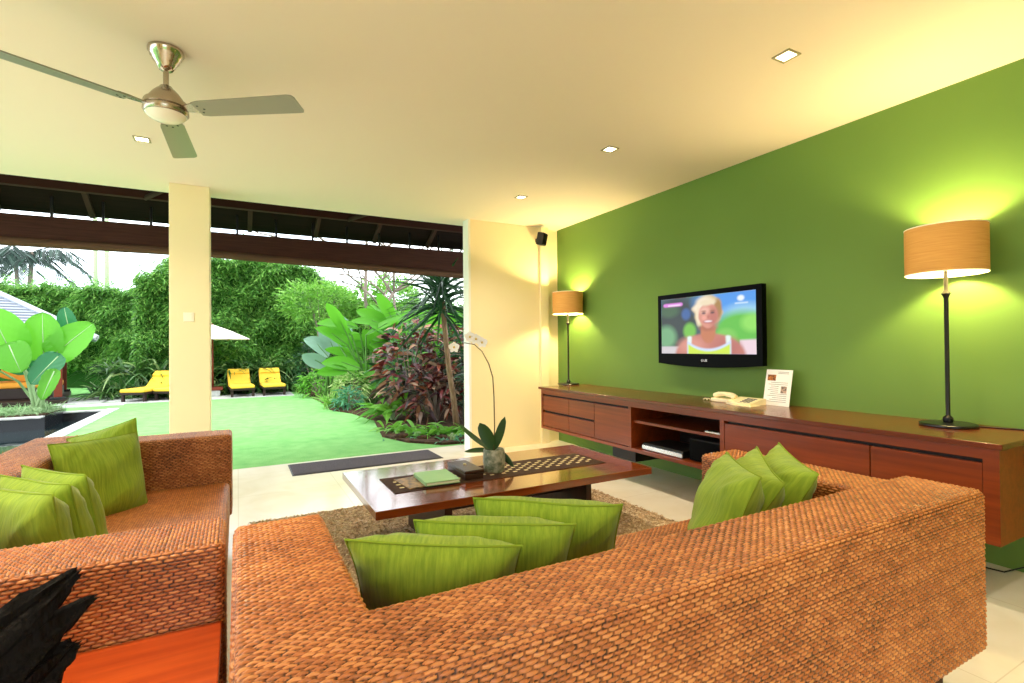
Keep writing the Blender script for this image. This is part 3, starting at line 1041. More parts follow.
img[:] = L3(60, 96, 110)
paint(ell(0.18, 0.45, 0.26, 0.5, 0.5), (22, 40, 50))
paint(ell(0.06, 0.7, 0.12, 0.2, 0.6), (110, 170, 120))
paint(ell(0.30, 0.3, 0.05, 0.1, 0.6), (40, 90, 160))
paint(ell(0.1, 0.22, 0.12, 0.12, 0.6), (50, 90, 60))
paint(ell(0.85, 0.12, 0.42, 0.42, 0.5), (70, 150, 235))
paint(ell(0.9, 0.36, 0.2, 0.16, 0.8), (150, 205, 235))
paint(ell(0.86, 0.58, 0.26, 0.26, 0.5), (90, 190, 60))
paint(ell(0.97, 0.5, 0.1, 0.14, 0.7), (140, 220, 90))
paint(ell(0.34, 0.6, 0.07, 0.14, 0.5), (110, 190, 60))
paint(ell(0.72, 0.7, 0.1, 0.12, 0.5), (120, 200, 80))
paint(np.clip((Y_ - 0.80 + 0.05 * X_) / 0.03, 0, 1) * (X_ > 0.85), (236, 210, 220))
paint(np.clip((Y_ - 0.86) / 0.02, 0, 1) * np.clip((0.26 - X_) / 0.05, 0, 1), (208, 200, 205))
# hair, neck, shoulders, top, face
hw_ = 0.012 * np.sin(22 * Y_) + 0.008 * np.sin(41 * Y_ + 2)
paint(ell(0.535 + hw_, 0.275, 0.150, 0.275, 0.14), (214, 188, 140))
paint(ell(0.50 + hw_, 0.19, 0.10, 0.16, 0.6), (246, 234, 214))
paint(ell(0.645, 0.25, 0.04, 0.17, 0.5), (166, 124, 66))
paint(ell(0.44, 0.34, 0.03, 0.17, 0.6), (240, 222, 190))
paint(ell(0.54, 1.05, 0.37, 0.40, 0.10), (196, 116, 104))
paint(ell(0.36, 0.86, 0.14, 0.14, 0.9), (214, 140, 124))
paint(ell(0.73, 0.90, 0.12, 0.16, 0.9), (184, 104, 98))
paint(ell(0.54, 0.62, 0.078, 0.2, 0.2), (196, 116, 78))
paint(ell(0.54, 0.56, 0.085, 0.05, 0.8), (176, 98, 70))
strap = np.clip((np.abs(X_ - 0.54) - 0.165 - 0.04 * (Y_ - 0.6)) / 0.015, 0, 1) * np.clip((0.235 - np.abs(X_ - 0.54)) / 0.015, 0, 1) * np.clip((Y_ - 0.68 - 0.5 * np.abs(np.abs(X_ - 0.54) - 0.2)) / 0.02, 0, 1)
paint(strap, (226, 240, 236))
neck = np.clip((Y_ - 0.90 + 2.6 * (X_ - 0.54) ** 2) / 0.02, 0, 1) * np.clip((0.235 - np.abs(X_ - 0.54)) / 0.012, 0, 1)
paint(neck, (206, 220, 246))
neck2 = np.clip((Y_ - 0.945 + 2.6 * (X_ - 0.54) ** 2) / 0.02, 0, 1) * np.clip((0.225 - np.abs(X_ - 0.54)) / 0.012, 0, 1)
paint(neck2, (206, 232, 60))
paint(ell(0.54, 0.35, 0.100 - 0.022 * np.clip((Y_ - 0.4) / 0.15, 0, 1), 0.215, 0.12), (216, 142, 124))
paint(ell(0.60, 0.38, 0.05, 0.16, 0.9), (192, 112, 100))
paint(ell(0.505, 0.26, 0.05, 0.06, 0.9), (236, 178, 160))
paint(ell(0.50, 0.385, 0.026, 0.04, 0.9), (236, 160, 144))
for ex in (0.497, 0.588):
    paint(ell(ex, 0.305, 0.021, 0.017, 0.6), (84, 48, 62))
    paint(ell(ex, 0.272, 0.027, 0.010, 0.8), (150, 92, 70))
paint(ell(0.545, 0.375, 0.012, 0.028, 0.9), (190, 108, 96))
paint(ell(0.543, 0.452, 0.052, 0.028, 0.5), (176, 78, 86))
paint(ell(0.543, 0.447, 0.041, 0.015, 0.5), (250, 232, 238))
paint(ell(0.52 + hw_, 0.125, 0.085, 0.055, 0.7), (236, 218, 184))
# channel badges
pill = np.clip((0.036 - np.sqrt(np.maximum(0, np.abs(X_ - 0.145) - 0.095) ** 2 * 1.8 + (Y_ - 0.115) ** 2)) / 0.01, 0, 1)
paint(pill, (226, 130, 226))
paint(np.clip((0.012 - np.abs(Y_ - 0.125)) / 0.006, 0, 1) * (np.abs(X_ - 0.16) < 0.075), (250, 236, 252))
paint(ell(0.865, 0.105, 0.032, 0.045, 0.5), (236, 246, 255))
paint(np.clip((0.012 - np.abs(Y_ - 0.185)) / 0.006, 0, 1) * (np.abs(X_ - 0.87) < 0.06), (216, 236, 255))
y0_, y1_, z0_, z1_ = YL - 0.045, YR + 0.050, 1.155, 1.662
gy = y0_ + u * (y1_ - y0_)
gz = z0_ + v_ * (z1_ - z0_)
for _ in range(2):
    for ax_ in (0, 1):
        img = 0.25 * np.roll(img, 1, ax_) + 0.5 * img + 0.25 * np.roll(img, -1, ax_)
sc = MB()
idx = np.arange(SW * SH).reshape(SW, SH)
q = np.stack([idx[:-1, :-1], idx[1:, :-1], idx[1:, 1:], idx[:-1, 1:]], -1).reshape(-1, 4)
sc.add(np.stack([np.full_like(gy, TXF - 0.0012), gy, gz], -1).reshape(-1, 3), q.tolist())
so = sc.build('screen', 'tv_picture', tv)
at = so.data.color_attributes.new('picture', 'FLOAT_COLOR', 'POINT')
at.data.foreach_set('color', np.concatenate([img, np.ones((SW, SH, 1))], -1).astype(np.float32).ravel())
lg = thing_logo = MB()
lg.lathe([(0.008, 0), (0.0105, 0.0)], (0, 0, 0), 20)
lgm = MB()
vv = np.concatenate(lg.v)
lgm.add(np.stack([np.full(len(vv), TXF - 0.0015), 3.1000 + vv[:, 0], 1.098 + vv[:, 1]], 1), lg.f)
lgm.box((TXF - 0.002, 3.0940, 1.093), (TXF - 0.001, 3.1010, 1.0945)).box((TXF - 0.002, 3.0995, 1.0935), (TXF - 0.001, 3.1015, 1.103))
# letters L and G
lgm.box((TXF - 0.002, 3.0770, 1.089), (TXF - 0.001, 3.0810, 1.107)).box((TXF - 0.002, 3.0680, 1.089), (TXF - 0.001, 3.0810, 1.0925))
lgm.box((TXF - 0.002, 3.0590, 1.089), (TXF - 0.001, 3.0630, 1.107)).box((TXF - 0.002, 3.0470, 1.089), (TXF - 0.001, 3.0630, 1.0925)) \
    .box((TXF - 0.002, 3.0470, 1.1035), (TXF - 0.001, 3.0630, 1.107)).box((TXF - 0.002, 3.0470, 1.089), (TXF - 0.001, 3.0505, 1.099)) \
    .box((TXF - 0.002, 3.0470, 1.0965), (TXF - 0.001, 3.0550, 1.0995))
lgm.build('logo', 'tv_logo', tv)


# ------------------------------------------------------------------ table lamps
def make_lamp(label, loc):
    t_ = thing('table_lamp', label, 'lamp', loc, 0, 'table lamps on the cabinet')
    MB().lathe([(0, 0), (0.125, 0), (0.13, 0.004), (0.13, 0.012), (0.124, 0.017), (0.02, 0.02)], (0, 0, 0), 40).build('base', 'black_metal', t_, smooth='auto', local=True)
    MB().lathe([(0.02, 0.018), (0.024, 0.03), (0.024, 0.046), (0.015, 0.056), (0.0105, 0.06), (0.0105, 0.715), (0.013, 0.72), (0.0225, 0.74),
                (0.013, 0.758), (0.0105, 0.763), (0.009, 0.90), (0, 0.90)], (0, 0, 0), 20).build('pole', 'black_metal', t_, smooth='auto', local=True)
    zt, zb_ = 1.112, 0.848
    sh = MB().lathe([(0.183, zb_), (0.183, zt)], (0, 0, 0), 56)
    so_ = sh.build('lamp_shade', 'shade_linen', t_, smooth=True, local=True)
    MB().lathe([(0.1805, zb_ + 0.001), (0.1805, zt - 0.001)], (0, 0, 0), 56).build('lining', 'shade_lining', so_, smooth=True, local=True)
    MB().lathe([(0.184, zb_), (0.184, zb_ + 0.006), (0.180, zb_ + 0.006), (0.180, zb_), (0.184, zb_)], (0, 0, 0), 56).build('rim', 'shade_lining', so_, local=True)
    MB().lathe([(0.184, zt - 0.006), (0.184, zt), (0.180, zt), (0.180, zt - 0.006), (0.184, zt - 0.006)], (0, 0, 0), 56).build('rim', 'shade_lining', so_, local=True)
    sd_ = MB()
    for k in range(3):
        th = k * 2 * PI / 3 + 0.4
        sd_.tube([(0, 0, 0.90), (0.18 * math.cos(th), 0.18 * math.sin(th), 0.905)], 0.002, 5)
    sd_.build('shade_carrier', 'black_metal', t_, local=True)
    MB().lathe([(0, 0.90), (0.014, 0.905), (0.016, 0.935), (0.03, 0.965), (0.032, 0.985), (0.022, 1.008), (0, 1.015)], (0, 0, 0), 18).build('bulb', 'bulb_glow', t_, smooth=True, local=True)
    return t_


lamp = make_lamp('tall black table lamp at the right end of the cabinet', (3.49, 1.34, 0.769))
lamp2 = copy_tree(lamp)
lamp2.location = (3.505, 5.06, 0.769)
lamp2.rotation_euler = (0, 0, 0.7)
lamp2['label'] = 'tall black table lamp at the far end of the cabinet beside the cream wall'
lamp['label'] = 'tall black table lamp on the cabinet end nearest the viewer'
for (x, y) in ((3.49, 1.34), (3.505, 5.06)):
    l = bpy.data.lights.new('lamp_bulb_light', 'POINT')
    l.energy = LAMP_W
    l.color = (1.0, 0.79, 0.36)
    l.shadow_soft_size = 0.035
    lo = bpy.data.objects.new('lamp_bulb_light', l)
    lo.location = (x + 0.055, y, 0.769 + 0.99)
    COL.objects.link(lo)

# lamp cable and wall socket
cbl = MB().tube([(3.56, 1.26, 0.7725), (3.60, 1.16, 0.7725), (3.655, 1.03, 0.7725), (3.67, 0.965, 0.770), (3.676, 0.945, 0.72), (3.672, 0.955, 0.50), (3.675, 0.99, 0.25), (3.665, 1.06, 0.06),
                 (3.60, 1.15, 0.006), (3.57, 1.30, 0.006), (3.60, 1.45, 0.006)], 0.004, 6).build('lamp_cable', 'black_matte', None, smooth=True)
tag(cbl, 'thin black cable hanging down the cabinet end to the floor', 'cable')
sk = thing('wall_socket', 'small black wall socket on the green wall past the cabinet end', 'socket', (W, 0.90, 0.6))
MB().box((W - 0.010, 0.86, 0.555), (W - 0.0005, 0.935, 0.64), 0.003).build('plate', 'black_matte', sk)
MB().lathe([(0, 0.022), (0.018, 0.022), (0.02, 0.0)], (0, 0, 0), 16)
MB().box((W - 0.04, 0.88, 0.58), (W - 0.010, 0.915, 0.615), 0.005).build('plug', 'black_matte', sk)

# small loudspeaker on the end wall
spk = thing('wall_speaker', 'small black loudspeaker high on the cream end wall', 'speaker', (3.36, 5.5, 2.58))
R2 = Matrix.Rotation(math.radians(34), 3, 'Z') @ Matrix.Rotation(math.radians(12), 3, 'X')
MB().box((3.300, 5.355, 2.50), (3.412, 5.45, 2.655), 0.012, rot=R2).build('cabinet_body', 'black_matte', spk)
MB().box((3.308, 5.347, 2.508), (3.404, 5.357, 2.647), 0.003, rot=R2, piv=(3.356, 5.4025, 2.5775)).build('grille', 'black_plastic', spk)
MB().box((3.335, 5.44, 2.555), (3.375, 5.521, 2.60), 0.004).build('bracket', 'black_metal', spk)


# ------------------------------------------------------------------ downlights
def make_downlight(label, x, y):
    t_ = thing('ceiling_downlight', label, 'downlight', (x, y, CEIL), 0, 'square ceiling downlights')
    a_, b2 = 0.050, 0.038
    fr = MB()
    for (x0, x1, y0, y1) in ((-a_, a_, -a_, -b2), (-a_, a_, b2, a_), (-a_, -b2, -b2, b2), (b2, a_, -b2, b2)):
        fr.box((x0, y0, -0.006), (x1, y1, 0.0))
    fr.build('frame', 'downlight_frame', t_, local=True)
    MB().box((-b2, -b2, -0.0022), (b2, b2, -0.0002)).build('diffuser', 'downlight_glow', t_, local=True)
    return t_


d0 = make_downlight('square ceiling downlight nearest the viewer above the green wall side', 2.54, 1.64)
for (x, y, lb) in ((2.53, 3.063, 'square ceiling downlight in the middle of the row along the green wall'),
                   (2.535, 4.467, 'square ceiling downlight farthest along the row by the cream end wall'),
                   (-0.60, 4.455, 'square ceiling downlight below the fan, near the pillar')):
    c = copy_tree(d0)
    c.location = (x, y, CEIL)
    c['label'] = lb
for (x, y, e, ang) in ((2.54, 1.64, 1, 130), (2.53, 3.063, 1.4, 130), (2.535, 4.467, 2.0, 130), (-0.60, 4.455, 1, 130), (2.53, 0.2, 1, 130),
                       (-0.85, 1.85, 4.0, 84), (0.9, 0.2, 1, 130), (-0.6, -1.2, 1, 130), (2.53, -1.3, 1, 130)):  # spots without a fixture are out of view, added as fill light
    l = bpy.data.lights.new('downlight_or_fill_beam', 'SPOT')
    l.energy = DOWN_W * e
    l.color = WARM
    l.spot_size = math.radians(ang)
    l.spot_blend = 0.8
    l.shadow_soft_size = 0.04
    lo = bpy.data.objects.new('downlight_or_fill_beam', l)
    lo.location = (x, y, CEIL - 0.015)
    COL.objects.link(lo)

# ------------------------------------------------------------------ ceiling fan
FX, FY = -0.314, 3.07
fan = thing('ceiling_fan', 'brushed nickel ceiling fan with three grey blades', 'fan', (FX, FY, CEIL))
MB().lathe([(0, 0), (0.077, 0), (0.079, -0.006), (0.079, -0.016), (0.072, -0.026), (0.070, -0.036), (0.062, -0.044), (0.058, -0.058), (0.046, -0.072), (0.040, -0.088),
            (0.030, -0.104), (0.014, -0.112), (0, -0.112)], (0, 0, 0), 36).build('canopy', 'chrome', fan, smooth='auto', local=True)
MB().lathe([(0.0125, -0.10), (0.0125, -0.20)], (0, 0, 0), 16).build('rod', 'fan_nickel', fan, smooth=True, local=True)
MB().lathe([(0, -0.186), (0.026, -0.187), (0.032, -0.197), (0.040, -0.203), (0.058, -0.222), (0.074, -0.245), (0.079, -0.262), (0.094, -0.266), (0.098, -0.275), (0.098, -0.292),
            (0.092, -0.297), (0.099, -0.302), (0.100, -0.318), (0.092, -0.330), (0.07, -0.333)], (0, 0, 0), 40).build('motor', 'fan_nickel', fan, smooth='auto', local=True)
MB().lathe([(0.090, -0.331), (0.078, -0.345), (0.055, -0.358), (0.028, -0.364), (0, -0.366)], (0, 0, 0), 36).build('glass_cover', 'fan_glass', fan, smooth=True, local=True)
for k, ang in enumerate((-33.5, 87.5, 208.0)):
    th = math.radians(ang)
    R = Matrix.Rotation(th, 4, 'Z') @ Matrix.Translation((0, 0, -0.309)) @ Matrix.Rotation(math.radians(-11), 4, 'X')
    outline = [(0.165, -0.048), (0.20, -0.056), (0.668, -0.066), (0.690, -0.060), (0.699, -0.044), (0.699, 0.052), (0.693, 0.064), (0.675, 0.067), (0.20, 0.056), (0.165, 0.048)]
    mb = MB()
    n_ = len(outline)
    vs = [(R @ Vector((x, y, -0.003)))[:] for x, y in outline] + [(R @ Vector((x, y, 0.003)))[:] for x, y in outline]
    mb.add(vs, [tuple(range(n_ - 1, -1, -1)), tuple(range(n_, 2 * n_))] + [(i, (i + 1) % n_, n_ + (i + 1) % n_, n_ + i) for i in range(n_)])
    bl = mb.build('blade', 'fan_blade', fan, local=True)
    bm_ = MB()
    br_out = [(0.085, -0.018), (0.17, -0.040), (0.215, -0.040), (0.215, 0.040), (0.17, 0.040), (0.085, 0.018)]
    vs = [(R @ Vector((x, y, 0.003)))[:] for x, y in br_out] + [(R @ Vector((x, y, 0.009)))[:] for x, y in br_out]
    bm_.add(vs, [tuple(range(5, -1, -1)), tuple(range(6, 12))] + [(i, (i + 1) % 6, 6 + (i + 1) % 6, 6 + i) for i in range(6)])
    bm_.build('blade_bracket', 'fan_nickel', bl, local=True)
    sc_ = MB()
    for (x, y) in ((0.185, -0.025), (0.185, 0.025), (0.205, 0.0)):
        p_ = R @ Vector((x, y, -0.004))
        sc_.lathe([(0, -0.002), (0.005, -0.001), (0.006, 0.001)], p_[:], 8)
    sc_.build('screws', 'black_metal', bl, local=True)

# ------------------------------------------------------------------ porch roof and blinds outside
rf = MB()
rf.add([(-9, 5.6, 3.55), (9, 5.6, 3.55), (9, 7.25, 2.73), (-9, 7.25, 2.73), (-9, 5.6, 3.70), (9, 5.6, 3.70), (9, 7.25, 2.86), (-9, 7.25, 2.86)],
       [(0, 1, 2, 3), (7, 6, 5, 4), (0, 4, 5, 1), (3, 2, 6, 7), (0, 3, 7, 4), (1, 5, 6, 2)])
rf.box((-9, 5.60, 2.95), (9, 5.66, 3.7))
struct('roof', rf, 'roof_dark')


def roofz(y): return 3.55 - (y - 5.6) * (0.82 / 1.65)


for y in (6.15, 6.75):
    MB_ = MB().box((-9, y - 0.04, roofz(y) - 0.10), (9, y + 0.04, roofz(y) + 0.01))
    o = struct('roof_beam', MB_, 'purlin_dark')
for i in range(17):
    x = -6.1 + i * 0.78
    mb = MB()
    n_ = Vector((0, 0.89, 1.65)).normalized()
    a_, b2 = Vector((x, 5.67, roofz(5.67))), Vector((x, 7.2, roofz(7.2)))
    vs = []
    for p in (a_, b2):
        for (dx, dz) in ((-0.025, -0.05), (0.025, -0.05), (0.025, 0.005), (-0.025, 0.005)):
            vs.append((p + Vector((dx, 0, dz)))[:])
    mb.add(vs, [(0, 1, 2, 3), (7, 6, 5, 4), (0, 4, 5, 1), (1, 5, 6, 2), (2, 6, 7, 3), (3, 7, 4, 0)])
    struct('roof_rafter', mb, 'rafter_brown')
for x in (-0.86, 1.28):
    struct('roof_strut', MB().tube([(x - 0.02, 6.75, roofz(6.75) - 0.09), (x + 0.19, 6.45, 2.93), (x + 0.27, 6.15, 3.1)], [0.03, 0.028, 0.025], 7), 'rafter_brown', smooth=True)


def blind(xa, xb, za, zb_, label):
    t_ = thing('rolled_blind', label, 'blind', ((xa + xb) / 2, 7.0, 2.4), 0, 'rolled up brown blinds along the eave')
    y = 7.0
    f_ = MB()
    f_.add([(xa, y - 0.02, 2.628), (xb, y - 0.02, 2.648), (xb, y - 0.02, zb_ + 0.05), (xa, y - 0.02, za + 0.05),
            (xa, y + 0.02, 2.628), (xb, y + 0.02, 2.648), (xb, y + 0.02, zb_ + 0.05), (xa, y + 0.02, za + 0.05)],
           [(3, 2, 1, 0), (4, 5, 6, 7), (0, 1, 5, 4), (1, 2, 6, 5), (2, 3, 7, 6), (3, 0, 4, 7)])
    f_.build('fabric', 'blind_fabric', t_)
    ns = 14
    MB().tube([(xa + (xb - xa) * k / ns, y, za + (zb_ - za) * (k / ns) ** 0.75 + 0.045) for k in range(ns + 1)], 0.048, 12).build('roll', 'blind_roll', t_, smooth='auto')
    k = math.ceil(xa / 0.43)
    while k * 0.43 < xb:
        x = k * 0.43
        MB().box((x - 0.012, y - 0.012, 2.62), (x + 0.012, y + 0.012, roofz(y) + 0.01)).build('hook', 'black_metal', t_)
        k += 1
    return t_


blind(-4.6, -0.50, 2.29, 2.325, 'rolled up brown blind hanging at the pool side of the pillar')
blind(-0.46, 3.40, 2.335, 2.250, 'rolled up brown blind hanging at the lawn side of the pillar')

# ------------------------------------------------------------------ garden ground
GZ = -0.05
gr = MB()
for (x0, x1, y0, y1) in ((-14, 14, YG + 0.05, 7.2), (-14, -6.2, 7.2, 13.75), (-2.35, 14, 7.2, 13.75), (-14, 14, 13.75, 24)):
    gr.box((x0, y0, GZ - 0.1), (x1, y1, GZ))
gr.box((-14, -8, GZ - 0.1), (X0 - 0.2, YG + 0.05, GZ)).box((X0 - 0.2, -8, GZ - 0.1), (14, Y0 - 0.2, GZ))
struct('lawn', gr, 'lawn')

pool = MB()
pool.box((-6.2, 7.2, -1.3), (-2.35, 13.75, -1.2))
pool.box((-6.2, 7.2, -1.3), (-6.1, 13.75, GZ)).box((-2.47, 7.2, -1.3), (-2.35, 13.75, -0.06))
pool.box((-6.2, 7.2, -1.3), (-2.35, 7.3, GZ)).box((-3.15, 13.55, -1.3), (-2.35, 13.75, -0.06))
pool.box((-6.2, 12.4, -1.3), (-3.15, 13.75, 0.02))
struct('pool_basin', pool, 'pool_black')
struct('pool_water', MB().box((-6.1, 7.3, -0.30), (-2.47, 13.55, -0.22)), 'pool_water')
kb = MB().box((-2.49, 7.1, -0.06), (-2.27, 13.85, -0.03), 0.006)
struct('trim_3', kb, 'stone_pale')
struct('trim_4', MB().box((-3.2, 13.52, -0.06), (-2.49, 13.72, -0.03), 0.006).box((-6.2, 12.2, 0.0), (-3.15, 12.42, 0.03), 0.006), 'stone_pale')
soilp = MB().box((-6.15, 12.45, 0.0), (-3.2, 13.7, 0.05))
struct('ground_planter', soilp, 'soil')

for i, (x, y, sx, sy) in enumerate(((-3.6, 15.0, 0.5, 0.35), (-2.75, 15.0, 0.5, 0.35), (-3.3, 16.0, 0.55, 0.4), (-2.5, 16.0, 0.5, 0.4), (-3.9, 17.1, 0.6, 0.45), (-2.95, 17.1, 0.5, 0.45), (-4.3, 14.5, 0.5, 0.3))):
    s_ = MB().box((x - sx / 1.2, y - sy, GZ - 0.01), (x + sx / 1.2, y + sy, GZ + 0.015), 0.008).build('stepping_stone', 'stone_pale', None, origin=(x, y, GZ))
    tag(s_, 'pale stepping stone set in the grass by the pavilion', 'stepping stone', 'stepping stones by the pavilion')
struct('path', MB().box((-2.55, 14.95, GZ - 0.02), (1.35, 16.3, GZ + 0.012)), 'stone_pale')

bed = MB()
edge = [(1.15, 18.2), (1.62, 15.4), (1.72, 12.6), (1.68, 11.0), (1.95, 10.2), (2.1, 9.0), (1.82, 7.3), (2.0, 6.7), (2.35, 6.3), (3.1, 6.15), (9, 6.2), (9, 19)]
bed.prism(edge, GZ - 0.02, GZ + 0.03)
struct('ground_bed', bed, 'soil')

# ------------------------------------------------------------------ hedge

def hy(x):
    """the hedge runs straight behind the loungers and steps back behind the pavilion"""
    x = np.asarray(x, float)
    return np.where(x < -2.5, 20.9 + 0.5 * (-2.5 - x), 17.25)


def htop(x):
    x = np.asarray(x, float)
    near = np.interp(x, [-2.6, -2.2, -1.8, -0.6, 0.6, 1.7, 2.6, 3.6, 9], [3.05, 3.35, 3.75, 3.95, 4.05, 3.85, 3.4, 2.7, 2.7])
    far = 1.236 + 0.094 * hy(x)
    return np.where(x < -2.6, far, near) + 0.07 * np.sin(x * 4.1) + 0.05 * np.sin(x * 9.7)


def hedge(name_label, loc, x0, x1, n):
    hd = thing('bamboo_hedge', name_label, 'hedge', loc)
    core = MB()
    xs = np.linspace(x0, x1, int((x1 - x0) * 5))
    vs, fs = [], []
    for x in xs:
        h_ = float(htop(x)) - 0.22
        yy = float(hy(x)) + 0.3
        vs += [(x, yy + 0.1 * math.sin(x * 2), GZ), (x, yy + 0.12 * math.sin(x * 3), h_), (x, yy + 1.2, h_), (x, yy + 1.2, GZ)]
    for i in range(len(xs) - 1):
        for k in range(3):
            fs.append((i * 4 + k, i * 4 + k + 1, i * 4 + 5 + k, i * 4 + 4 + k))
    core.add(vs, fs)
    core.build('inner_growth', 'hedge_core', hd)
    x = RNG.uniform(x0, x1, n)
    zz = RNG.uniform(0, 1, n) ** 0.85
    tp = htop(x)
    z = 0.55 + zz * (tp - 0.55)
    bump_ = 0.22 * np.sin(x * 2.3 + z * 1.7) + 0.14 * np.sin(x * 5.1 - z * 4.3) + 0.1 * np.sin(z * 7 + x)
    y = hy(x) - bump_ * 0.8 + RNG.uniform(-0.12, 0.25, n)
    over = RNG.random(n) < 0.18
    y = np.where(over, hy(x) + RNG.uniform(-0.1, 1.1, n), y)
    z = np.where(over, tp - 0.12 + RNG.exponential(0.11, n), z)
    D = rdir(n, -0.75, 0.5)
    D[:, 1] = -np.abs(D[:, 1]) * 0.9
    lv = ribbons(MB(), np.stack([x, y, z], 1), D, rdir(n, -0.4, 0.4), RNG.uniform(0.10, 0.22, n), RNG.uniform(0.026, 0.045, n), 0.25, 2, 'lance', False)
    o = lv.build('leaves', 'bamboo_leaf', hd)
    o['kind'] = 'stuff'


hedge('tall bright green hedge behind the loungers and the parasol', (0.8, 17.6, GZ), -2.5, 9.0, 110000)
hedge('lower green hedge running back behind the pavilion roof', (-4.4, 21.0, GZ), -7.4, -2.55, 50000)


def clump(name, label, cat, loc, matname, n=50, L=(0.4, 0.7), Wd=0.04, zlo=0.3, zhi=0.95, droop=0.5, prof='strap', nseg=5, group=None, spread=0.12, stem=None, cup=0.15, z0=0.0):
    t_ = thing(name, label, cat, loc, 0, group)
    P = np.stack([RNG.normal(0, spread, n), RNG.normal(0, spread, n), np.full(n, z0)], 1)
    mb = ribbons(MB(), P, rdir(n, zlo, zhi), rdir(n, -0.25, 0.25), RNG.uniform(L[0], L[1], n), Wd * RNG.uniform(0.75, 1.25, n), droop * RNG.uniform(0.7, 1.3, n), nseg, prof, True, cup)
    mb.build('leaves', matname, t_, local=True, smooth=True)
    st_ = MB()
    for k in range(4):
        a_ = rdir(1, 0.6, 1)[0] * (z0 + 0.12)
        st_.tube([(0, 0, -0.03), tuple(a_ * 0.6), tuple(a_)], [0.02, 0.016, 0.01], 6)
    st_.build('stems', stem or 'cane_green', t_, local=True)
    return t_


for i in range(12):
    x = -3.05 + i * 0.42 + RNG.uniform(-0.08, 0.08)
    clump('spider_lily', 'strap leaved plant growing along the foot of the tall hedge', 'plant', (x, 16.70 + RNG.uniform(-0.1, 0.1), GZ), 'strap_leaf', 70, (0.7, 1.15), 0.055, 0.25, 0.98, 0.6, group='strap leaved plants below the hedge', z0=0.10)
for i in range(10):
    x = -2.9 + i * 0.5 + RNG.uniform(-0.08, 0.08)
    clump('spider_lily', 'strap leaved plant growing along the foot of the tall hedge', 'plant', (x, 17.03, GZ), 'strap_leaf', 60, (0.75, 1.2), 0.055, 0.3, 0.98, 0.6, group='strap leaved plants below the hedge', z0=0.6)


# ------------------------------------------------------------------ loungers and parasol
def make_lounger(label, loc, rz):
    t_ = thing('sun_lounger', label, 'lounger', loc, rz, 'yellow loungers along the hedge')
    w_, l_ = 0.58, 1.55          # local: foot end towards -y
    MB().box((-w_ / 2, -l_ / 2, 0.17), (w_ / 2, l_ / 2, 0.225), 0.01).build('frame', 'lounger_wood', t_, local=True)
    for sx in (-1, 1):
        for sy in (-1, 1):
            MB().box((sx * (w_ / 2 - 0.04) - 0.03, sy * (l_ / 2 - 0.08) - 0.03, 0), (sx * (w_ / 2 - 0.04) + 0.03, sy * (l_ / 2 - 0.08) + 0.03, 0.18)).build('leg', 'lounger_wood', t_, local=True)
    MB().box((-w_ / 2 + 0.01, -l_ / 2 - 0.02, 0.226), (w_ / 2 - 0.01, 0.22, 0.31), 0.03, 3).build('seat_cushion', 'yellow_cushion', t_, local=True, smooth='auto')
    Rb = Matrix.Rotation(math.radians(40), 3, 'X')
    bc_ = MB().box((-w_ / 2 + 0.01, 0.20, 0.23), (w_ / 2 - 0.01, 0.78, 0.31), 0.03, 3, rot=Rb, piv=(0, 0.20, 0.25))
    hdp = MB().box((-w_ / 2 + 0.02, 0.60, 0.30), (w_ / 2 - 0.02, 0.79, 0.36), 0.025, 3, rot=Rb, piv=(0, 0.20, 0.25))
    b_ = bc_.build('back_cushion', 'yellow_cushion', t_, local=True, smooth='auto')
    hdp.build('head_pad', 'yellow_cushion', b_, local=True, smooth='auto')
    MB().box((-w_ / 2, 0.20, 0.19), (w_ / 2, 0.78, 0.225), 0.005, rot=Rb, piv=(0, 0.20, 0.20)).build('back_frame', 'lounger_wood', t_, local=True)
    return t_


l0 = make_lounger('yellow lounger beside the parasol foot, nearer the pillar of the two on the lawn', (0.06, 15.95, GZ + 0.012), 0.08)
for (x, y, rz, lb) in ((0.84, 15.95, 0.05, 'yellow lounger at the lawn end of the row, farthest from the pillar'),
                       (-1.95, 15.95, -0.42, 'yellow lounger turned towards the pool on the left of the pillar'),
                       (-1.28, 15.95, -0.42, 'yellow lounger half hidden behind the pillar')):
    c = copy_tree(l0)
    c.location = (x, y, GZ + 0.012)
    c.rotation_euler = (0, 0, rz)
    c['label'] = lb

um = thing('garden_parasol', 'cream parasol on a dark wooden pole behind the pillar', 'parasol', (-0.60, 16.0, GZ))
MB().tube([(-0.60, 16.0, GZ), (-0.60, 16.0, 1.92)], 0.022, 10).build('pole', 'post_red', um, smooth=True)
MB().box((-0.82, 15.80, GZ + 0.012), (-0.42, 16.2, 0.12), 0.01).build('base', 'stone_pale', um)
MB().box((-0.80, 15.78, 0.12), (-0.36, 16.22, 0.20), 0.01).build('base_collar', 'post_red', um)
cn = MB()
n_ = 8
vs = [(-0.60, 16.0, 1.90)]
for k in range(n_):
    th = 2 * PI * (k + 0.5) / n_
    vs.append((-0.60 + 0.45 * math.cos(th), 16.0 + 0.45 * math.sin(th), 1.735))
for k in range(n_):
    th = 2 * PI * (k + 0.5) / n_
    vs.append((-0.60 + 0.97 * math.cos(th), 16.0 + 0.97 * math.sin(th), 1.50))
fs = [(0, 1 + k, 1 + (k + 1) % n_) for k in range(n_)] + [(1 + k, 9 + k, 9 + (k + 1) % n_, 1 + (k + 1) % n_) for k in range(n_)]
cn.add(vs, fs)
co = cn.build('canopy', 'umbrella_cloth', um)
sm = co.modifiers.new('thickness', 'SOLIDIFY')
sm.thickness = 0.012
rb = MB()
